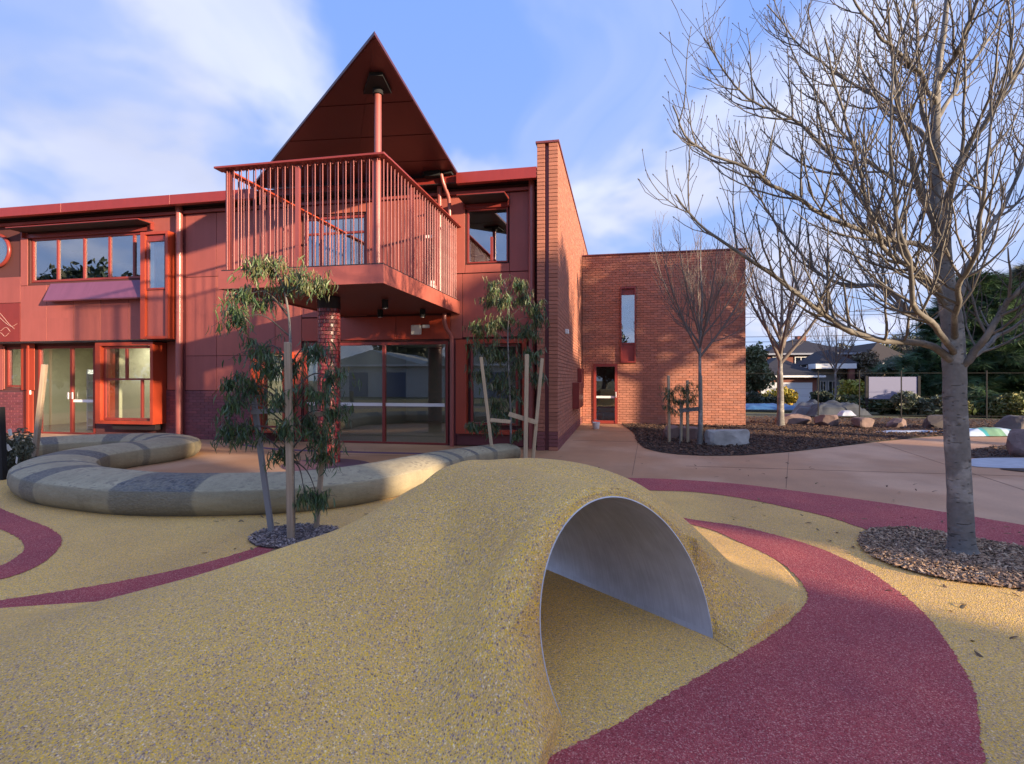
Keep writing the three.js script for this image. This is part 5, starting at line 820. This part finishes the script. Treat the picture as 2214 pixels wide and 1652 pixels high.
function win(parent, x0, x1, y0, y1, z) { const w = new THREE.Group(); w.name = 'window'; parent.add(w); part('frame', [bx(x0, x1, y1 - 0.07, y1, z, z + 0.06), bx(x0, x1, y0, y0 + 0.07, z, z + 0.06), bx(x0, x0 + 0.07, y0 + 0.07, y1 - 0.07, z, z + 0.06), bx(x1 - 0.07, x1, y0 + 0.07, y1 - 0.07, z, z + 0.06), bx((x0 + x1) / 2 - 0.03, (x0 + x1) / 2 + 0.03, y0 + 0.07, y1 - 0.07, z, z + 0.05)], M.white, w); part('pane', bx(x0 + 0.07, x1 - 0.07, y0 + 0.07, y1 - 0.07, z + 0.012, z + 0.014), M.glassUp, w); part('blind', bx(x0 + 0.07, x1 - 0.07, y0 + 0.07, y1 - 0.07, z + 0.002, z + 0.006), M.roomDark, w); return w; }
{
  const h = thing('brick_house', 'two storey dark brick house with white garage doors across the street', 'house'), g0 = -0.72, z = -48, Q = (x, y, dz = 0) => onZ(x, y, z - dz);
  const xa = Q(1636, 800).x, xb = Q(1766, 800).x, ye = Q(1700, 814).y;
  part('garage_wall', bx(xa, xb, g0, ye, z - 7, z), redBrick, h); part('garage_roof', hipRoof(xa, xb, z, z - 7, ye, 1.7), roofTile, h); part('gutter', bx(xa - 0.5, xb + 0.5, ye - 0.08, ye + 0.08, z + 0.4, z + 0.52), M.white, h);
  const gd = (a, b) => { const x0 = Q(a, 800).x, x1 = Q(b, 800).x, y1 = Q(a, 827).y; const p = new THREE.Group(); p.name = 'garage_door'; h.add(p); for (let k = 0; k < 4; k++) part('door_panel', rbx(x0, x1, g0 + k * ((y1 - g0) / 4) + 0.01, g0 + (k + 1) * ((y1 - g0) / 4), z, z + 0.05, 0.015), std([0.66, 0.67, 0.70], 0.5), p); };
  gd(1645, 1684); gd(1691, 1756);
  const ux0 = Q(1655, 760, 7).x, ux1 = Q(1845, 760, 7).x, uy = Q(1700, 766, 7).y; part('upper_wall', bx(ux0, ux1, g0, uy, z - 16, z - 7), redBrick, h); part('upper_roof', hipRoof(ux0, ux1, z - 7, z - 16, uy, 1.7), roofTile, h); part('upper_gutter', bx(ux0 - 0.5, ux1 + 0.5, uy - 0.08, uy + 0.08, z - 6.6, z - 6.48), std([0.3, 0.32, 0.36], 0.5), h);
  for (const [a, b] of [[1670, 1692], [1718, 1745], [1778, 1802]]) win(h, Q(a, 0, 7).x, Q(b, 0, 7).x, uy - 1.3, uy - 0.25, z - 6.99);
  const px0 = Q(1768, 0).x, px1 = Q(1850, 0).x, py = Q(1800, 797).y; part('porch_wall', bx(px0, px1, g0, py, z - 6, z - 1.6), std([0.45, 0.46, 0.46], 0.7), h); part('porch_beam', bx(Q(1762, 0).x, px1, py, py + 0.4, z - 1.6, z + 0.2), M.white, h); part('porch_roof', hipRoof(px0, px1, z, z - 6, py + 0.4, 1.2, 0.2), roofTile, h);
  part('porch_post', bx(px1 - 0.5, px1 - 0.1, g0, py, z - 0.3, z + 0.1), redBrick, h); win(h, Q(1788, 0).x, Q(1802, 0).x, g0 + 0.1, g0 + 2.2, z - 1.59); win(h, Q(1806, 0).x, Q(1826, 0).x, g0 + 0.4, g0 + 2.2, z - 1.59);
  part('chimney', bx(ux0 + 4, ux0 + 4.8, uy, uy + 2.0, z - 12, z - 11), redBrick, h);
}
{ const o = thing('brick_pillar', 'orange brick gate pillar at the front of the house across the street', 'pillar', onZ(1830, 0, -43).x, -0.65, -43); part('shaft', rbx(-0.28, 0.28, 0, 1.15, -0.28, 0.28, 0.01), std([0.42, 0.17, 0.10], 0.9), o); part('cap', rbx(-0.34, 0.34, 1.15, 1.25, -0.34, 0.34, 0.02), M.stone, o); }
{
  const h = thing('tiled_house', 'low house with tan wall and dark tiled roof right of the brick house', 'house'), z = -52, x0 = onZ(1866, 0, z).x, x1 = onZ(1975, 0, z).x; part('wall', bx(x0, x1, -0.7, 2.9, z - 9, z), redBrick, h); part('roof', hipRoof(x0, x1, z, z - 9, 2.9, 2.0), new THREE.MeshPhysicalMaterial({ color: rgb(0.075, 0.065, 0.06), roughness: 0.9, specularIntensity: 0.3 }), h); part('gutter', bx(x0 - 0.5, x1 + 0.5, 2.8, 3.0, z + 0.4, z + 0.52), M.white, h); win(h, x0 + 1.5, x0 + 3.4, 0.3, 1.7, z + 0.01); win(h, x0 + 4.4, x0 + 5.6, 0.3, 1.7, z + 0.01);
}
{
  const h = thing('weatherboard_house', 'pale house glimpsed behind the conifer at the right edge', 'house'); const x0 = 29, x1 = 44, z = -40; part('wall', bx(x0, x1, -0.7, 2.8, z - 9, z), std([0.5, 0.5, 0.5], 0.8), h); part('roof', hipRoof(x0, x1, z, z - 9, 2.8, 2.4), roofTile, h); win(h, x0 + 2, x0 + 4, 0.2, 1.7, z + 0.01); win(h, x0 + 6, x0 + 8, 0.2, 1.7, z + 0.01);
}
{ const o = thing('power_lines', 'power lines strung above the street beyond the fence', 'power line'); for (const [y, z] of [[4.6, -42], [5.0, -42.4], [6.4, -42], [6.7, -42.5]]) { const p = []; for (let i = 0; i <= 40; i++) { const x = -10 + i * 2.2, t = ((x + 10) % 44) / 44; p.push(V(x, y - 0.6 * 4 * t * (1 - t) * 0.5, z)); } part('wire', tube(p, () => 0.018, 4), M.black, o); }
  for (const x of [-10, 34, 78]) { part('pole', cyl(x, -0.7, 7.6, -42.2, 0.16, 0.11, 10), M.wood, o); part('cross_arm', bx(x - 0.08, x + 0.08, 6.5, 6.62, -43.2, -41.3), M.wood, o); } }

// ------------------------------------------------------------------ leafy trees and shrubs
const clump = (() => { const R = rng(12), gs = []; for (let i = 0; i < 9; i++) { const g = new THREE.PlaneGeometry(0.42, 0.2, 2, 1), p = g.attributes.position; for (let k = 0; k < p.count; k++) { p.setZ(k, 0.25 * Math.abs(p.getX(k))); if (Math.abs(p.getX(k)) > 0.1) p.setY(k, p.getY(k) * 0.25); } g.applyMatrix4(mat4(V((R() - 0.5) * 0.8, (R() - 0.5) * 0.8, (R() - 0.5) * 0.8), qe(R() * 6, R() * 6, R() * 6), 0.7 + 0.6 * R())); gs.push(g); } const g = mergeGeometries(gs); g.computeVertexNormals(); return g; })();
const leafGen = new THREE.MeshPhysicalMaterial({ color: rgb(1, 1, 1), roughness: 0.6, transmission: 0.15, thickness: 0, side: THREE.DoubleSide });
function crown(o, blobs, n, size, col, seed, geo = clump) {
  const R = rng(seed), m = [], c = [], tot = blobs.reduce((a, b) => a + b[3] * b[3], 0);
  for (const b of blobs) for (let i = 0; i < (n * b[3] * b[3]) / tot; i++) { const a = R() * 6.28, y = R() * 2 - 1, s = Math.sqrt(1 - y * y), r = b[3] * Math.pow(R(), 0.4), p = V(b[0] + Math.cos(a) * s * r, b[1] + y * r * (b[4] ?? 0.8), b[2] + Math.sin(a) * s * r), k = 0.6 + 0.8 * R(); m.push(mat4(p, qe(R() * 6.28, R() * 6.28, R() * 6.28), size * (0.6 + 0.8 * R()))); c.push(rgb(col[0] * k * (0.8 + 0.4 * R()), col[1] * k, col[2] * k)); }
  return instanced('crown', geo, leafGen, m, c, o);
}
function leafyTree(name, label, x, z, h, r, n, size, col, seed, tr = 0.25, fork = 0.35) {
  const o = thing(name, label, 'tree', x, groundY(x, z), z), R = rng(seed), blobs = [], wood = [tube(spline([V(0, -0.1, 0), V(0.1, h * fork * 0.5, 0), V(0, h * fork, 0), V(0.1, h * 0.75, 0.1)], 20), (t) => lerp(tr, tr * 0.25, t) + tr * 0.5 * Math.exp(-t * 30), 12)];
  for (let i = 0; i < 14; i++) { const a = i * 2.4, k = 0.3 + 0.6 * R(), y = lerp(h * fork * 1.25, h * 0.88, i / 13), rr = r * lerp(0.6, 0.38, R()), p = V(Math.cos(a) * r * k * Math.sin(Math.PI * lerp(0.3, 0.9, i / 13)), y, Math.sin(a) * r * k * Math.sin(Math.PI * lerp(0.3, 0.9, i / 13))); blobs.push([p.x, p.y, p.z, rr]); wood.push(tube(spline([V(0, h * fork * lerp(0.85, 1.6, i / 13), 0), p.clone().multiplyScalar(0.5).setY(lerp(h * fork * lerp(0.85, 1.6, i / 13), p.y, 0.45)), p], 10), (t) => lerp(tr * 0.4, 0.02, t), 6)); }
  part('trunk', indexed(wood), M.bark, o); crown(o, blobs, n, size, col, seed + 1); return o;
}
function shrub(label, x, z, w, h, n, size, col, seed, cat = 'shrub', name = 'green_shrub') { const o = thing(name, label, cat, x, groundY(x, z), z), R = rng(seed), b = []; for (let i = 0; i < 7; i++) b.push([(R() - 0.5) * w, h * (0.3 + 0.4 * R()), (R() - 0.5) * w * 0.6, h * (0.32 + 0.12 * R())]); const wood = b.map((q) => tube(spline([V(0, -0.05, 0), V(q[0] * 0.5, q[1] * 0.6, q[2] * 0.5), V(q[0], q[1], q[2])], 6), (t) => lerp(0.03, 0.01, t), 5)); part('stems', indexed(wood), M.twig, o); crown(o, b, n, size, col, seed + 1); return o; }
// conifers
const spray = (() => { const gs = []; const R = rng(14); for (let i = 0; i < 16; i++) { const a = (i / 16 - 0.5) * 2.4, g = new THREE.BufferGeometry(), L = 0.34 + 0.14 * R(), c = V(Math.sin(a) * 0.9, -0.15 + 0.5 * (R() - 0.5), Math.cos(a)).normalize().multiplyScalar(L), b = V(0, 0, i * 0.018), s = 0.016; g.setAttribute('position', new THREE.Float32BufferAttribute([b.x - s, b.y, b.z, b.x + s, b.y, b.z, b.x + c.x, b.y + c.y, b.z + c.z], 3)); g.setAttribute('uv', new THREE.Float32BufferAttribute([0, 0, 0, 0, 0, 0], 2)); g.computeVertexNormals(); gs.push(g); } return mergeGeometries(gs); })();
function conifer(label, x, z, h, r, n, col, seed, low = 0.1) {
  const o = thing('conifer', label, 'tree', x, groundY(x, z), z), R = rng(seed), wood = [tube([V(0, -0.1, 0), V(0, h * 0.5, 0), V(0, h, 0)], (t) => lerp(0.2, 0.02, t), 10)], m = [], c = [];
  const nb = 110; for (let i = 0; i < nb; i++) {
    const t = Math.pow(i / nb, 0.9), y = h * lerp(low, 0.97, t), a = i * 2.399 + R() * 0.5, L = r * Math.pow(1 - t, 0.75) * lerp(0.65, 1.15, R()) + 0.15, e = V(Math.cos(a) * L, y + L * lerp(-0.22, 0.18, t), Math.sin(a) * L), s = spline([V(0, y, 0), V(Math.cos(a) * L * 0.5, y + L * 0.06, Math.sin(a) * L * 0.5), e], 8);
    wood.push(tube(s, (q) => lerp(0.03, 0.006, q), 4)); const k0 = Math.max(4, Math.round((n / nb) * (0.4 + L / r)));
    for (let k = 0; k < k0; k++) { const f = Math.pow(R(), 0.6) * 8, j = Math.min(7, Math.floor(f)), p = s[j].clone().lerp(s[j + 1], f - j).add(V((R() - 0.5) * 0.35, (R() - 0.5) * 0.22, (R() - 0.5) * 0.35)), w = 0.5 + R(); m.push(mat4(p, qe((R() - 0.35) * 1.2, Math.PI / 2 - a + (R() - 0.5) * 2.6, (R() - 0.5) * 1.4), 0.8 + 0.9 * R())); c.push(rgb(col[0] * w, col[1] * w, col[2] * w)); }
  }
  part('trunk', indexed(wood), M.bark, o); instanced('crown', spray, leafGen, m, c, o); return o;
}
const near = (px, d) => { const p = at(px, 820, d); return [p.x, p.z]; };
conifer('dark green spreading conifer behind the trunk of the big bare tree', ...near(2120, 26.5), 6.9, 4.3, 12000, [0.045, 0.105, 0.035], 71, 0.16);
conifer('taller olive brown conifer at the right edge behind the dark green one', ...near(2235, 29), 8.0, 3.4, 9000, [0.085, 0.085, 0.035], 72, 0.1);
conifer('slim dark conifer rising behind the big bare trunk', ...near(2080, 32), 8.0, 2.0, 4500, [0.03, 0.06, 0.035], 73, 0.1);
leafyTree('round_tree', 'round olive green tree at the corner of the brick building beyond the fence', ...near(1624, 39), 4.7, 1.35, 900, 0.6, [0.12, 0.13, 0.05], 74, 0.2, 0.3);
shrub('bright yellow green bush before the white garage doors', ...near(1680, 41), 2.0, 1.7, 500, 0.6, [0.42, 0.33, 0.03], 75); shrub('bright yellow bush beside the post of the white board', ...near(1857, 36), 1.6, 2.2, 600, 0.6, [0.36, 0.32, 0.04], 76);
shrub('dark round clipped bush by the porch of the brick house', ...near(1785, 42), 1.2, 1.5, 500, 0.5, [0.03, 0.05, 0.025], 77);
shrub('leafy green shrub under the white board', ...near(1925, 25.6), 2.4, 0.95, 900, 0.42, [0.085, 0.11, 0.035], 78); shrub('low green shrub with pale flowers left of the big trunk by the fence', ...near(2005, 23.6), 2.2, 1.0, 900, 0.42, [0.12, 0.14, 0.08], 79);
shrub('yellow green low shrub right of the big trunk by the fence', ...near(2140, 22.8), 2.4, 0.95, 900, 0.42, [0.14, 0.15, 0.035], 80); shrub('yellow green low shrub at the far right edge by the fence', ...near(2210, 22.8), 2.2, 1.0, 800, 0.42, [0.12, 0.14, 0.035], 81);
shrub('low green shrub by the fence left of the white board post', ...near(1850, 25.4), 2.0, 0.8, 700, 0.42, [0.07, 0.10, 0.035], 82);

for (const [px, d, h, r, col, lb] of [[1690, 78, 7.2, 3.4, [0.06, 0.075, 0.035], 'dull green tree rising behind the garage of the brick house'], [1815, 84, 7.4, 3.6, [0.075, 0.075, 0.04], 'brownish tree behind the right end of the brick house'], [1900, 70, 6.4, 2.8, [0.05, 0.07, 0.035], 'dark green tree behind the low tiled house'], [1965, 76, 8.2, 3.6, [0.08, 0.085, 0.04], 'olive tree between the low tiled house and the conifer'], [1870, 44, 4.6, 1.7, [0.13, 0.10, 0.055], 'sparse tan leaved tree in front of the low tiled house'], [1935, 41, 4.0, 1.5, [0.11, 0.10, 0.05], 'small tan tree behind the white board'], [1615, 62, 5.8, 2.4, [0.07, 0.085, 0.04], 'distant green tree just clear of the brick corner'], [2185, 38, 6.2, 2.6, [0.05, 0.06, 0.03], 'dark tree behind the conifers at the right edge']]) leafyTree('street_tree', lb, ...near(px, d), h, r, 620, r * 0.34, col, 300 + px, 0.14, 0.3);
shrub('tangled brown hedge at the foot of the low tiled house', ...near(1905, 39), 4.2, 1.5, 700, 0.5, [0.10, 0.085, 0.045], 391); shrub('dark clipped hedge by the left end of the garage', ...near(1632, 33), 2.6, 1.1, 600, 0.42, [0.045, 0.06, 0.03], 392); shrub('dark green hedge along the road at the right edge', ...near(2190, 33), 6.0, 1.9, 900, 0.55, [0.045, 0.06, 0.03], 393);
{
  const R = rng(66), m = [], c = []; for (let i = 0; i < 260; i++) { const k = R(), x = k < 0.45 ? lerp(-7, 5, R()) : k < 0.75 ? lerp(2, 4.6, R()) : lerp(-4.6, -2.2, R()), z = k < 0.45 ? lerp(-11.5, -5.4, R()) : k < 0.75 ? lerp(-7, -3.6, R()) : lerp(-6, -4, R()); m.push(mat4(V(x, 0.02, z), qe(Math.PI / 2 + (R() - 0.5) * 0.5, 0, R() * 6.28), 0.05 + 0.05 * R())); const q = R(); c.push(q < 0.5 ? rgb(0.12, 0.07, 0.04) : rgb(0.2, 0.14, 0.07)); }
  const o = instanced('fallen_leaves', leafGeo(0.3, 0.16), M.chip, m, c, scene); tag(o, 'scattered dry fallen leaves on the paving and rubber around the trees', 'leaf litter');
}

// ------------------------------------------------------------------ the far side of the yard, seen in the glass, and added unseen blocks that shade the playground
function block(name, label, s0, s1, t, dep, h, wallC, seed, gable) {
  const s = (s0 + s1) / 2, n = V(0.454, 0, -0.891), q = V(0.891, 0, 0.454), p = n.clone().multiplyScalar(s).addScaledVector(q, t + dep / 2), L = s1 - s0, o = thing(name, label, 'building', p.x, 0, p.z, Math.atan2(0.891, 0.454));
  // local x runs along the block, local -z... faces the yard
  part('wall', bx(-L / 2, L / 2, 0, h - 0.25, -dep / 2, dep / 2), std(wallC, 0.8), o); part('roof', [bx(-L / 2 - 0.0, L / 2 + 0.0, h - 0.25, h, -dep / 2 - 0.3, dep / 2 + 0.3)], std([0.3, 0.3, 0.32], 0.6), o);
  for (let i = 0; i < Math.floor(L / 2.6); i++) for (const y of [0.9, 4.2]) if (y + 1.5 < h) { const w = new THREE.Group(); w.name = 'window'; o.add(w); const x = -L / 2 + 1.0 + i * 2.6; part('frame', bx(x, x + 1.5, y, y + 1.5, -dep / 2 - 0.04, -dep / 2), M.white, w); part('pane', bx(x + 0.08, x + 1.42, y + 0.08, y + 1.42, -dep / 2 - 0.05, -dep / 2 - 0.041), M.roomDark, w); }
  return o;
}
block('shade_block', 'long added shade block out of view to the right behind the camera', -13, 4.7, 22, 6, 6.9, [0.55, 0.5, 0.42], 1);  // invented building, ended where a streak of sun should pass
block('tall_shade_block', 'second added shade block out of view to the right', 5.9, 16.4, 22, 6, 7.6, [0.5, 0.33, 0.27], 2);  // also invented; keeps the sun off the paving and lower walls
leafyTree('shade_tree', 'broad leafy tree out of view right of the brick building', 14.4, -12.9, 9.4, 2.7, 380, 0.85, [0.06, 0.08, 0.03], 85, 0.42, 0.48);
leafyTree('shade_tree', 'added leafy tree by the shade blocks out of view to the right', 21.5, -1.5, 9.2, 3.0, 900, 1.1, [0.06, 0.08, 0.03], 86, 0.3, 0.35);  // added tree that breaks up the top edge of the block shadow
{
  const o = thing('weatherboard_hall', 'low pale hall with gabled roof and blue doors across the yard behind the camera', 'building', -17, 0, 24);
  part('wall', bx(-9, 9, 0, 2.9, -4, 6), std([0.55, 0.57, 0.58], 0.8), o);
  const s = new THREE.Shape([[-4.8, 2.88], [4.8, 2.88], [0, 4.2]].map((q) => new THREE.Vector2(...q)));
  for (const x of [-4.7, 4.7]) { const g = new THREE.ExtrudeGeometry(s, { depth: 11, bevelEnabled: false }); g.translate(x, 0, -4.4); part('roof', uvm(g), std([0.5, 0.52, 0.46], 0.5), o); }
  for (const x of [-7, -3.4, 2.6, 6]) part('door', rbx(x, x + 1.8, 0.02, 2.2, -4.06, -4, 0.01), std([0.03, 0.08, 0.22], 0.5), o); part('fascia', bx(-9.5, 9.5, 2.75, 2.9, -4.42, -4.36), M.white, o);
}
for (const [x, z, h, k] of [[-37, 7, 9.3, 1], [-47, 13, 10.6, 2], [-57, 12, 10.2, 3], [-66, 24, 13, 4]]) leafyTree('shade_tree', ['tall dark evergreen nearest the end of the pale hall', 'tallest but one dark evergreen along the far fence of the yard', 'third dark evergreen along the far fence of the yard', 'farthest dark evergreen along the far fence of the yard'][k - 1], x, z, h, 4.6, 1500, 1.3, [0.04, 0.06, 0.025], 190 + k, 0.4, 0.2);
leafyTree('shade_tree', 'large dark evergreen behind the pale hall across the yard', -12, 36, 9.5, 4.2, 1100, 1.3, [0.04, 0.06, 0.025], 87, 0.4, 0.25); leafyTree('shade_tree', 'second dark evergreen behind the pale hall across the yard', -25, 37, 8.5, 4.0, 1000, 1.3, [0.04, 0.06, 0.025], 88, 0.4, 0.25); leafyTree('shade_tree', 'dark evergreen at the near end of the pale hall across the yard', -2, 31, 8, 3.6, 900, 1.3, [0.04, 0.06, 0.025], 89, 0.4, 0.25);

renderer.render(scene, camera);
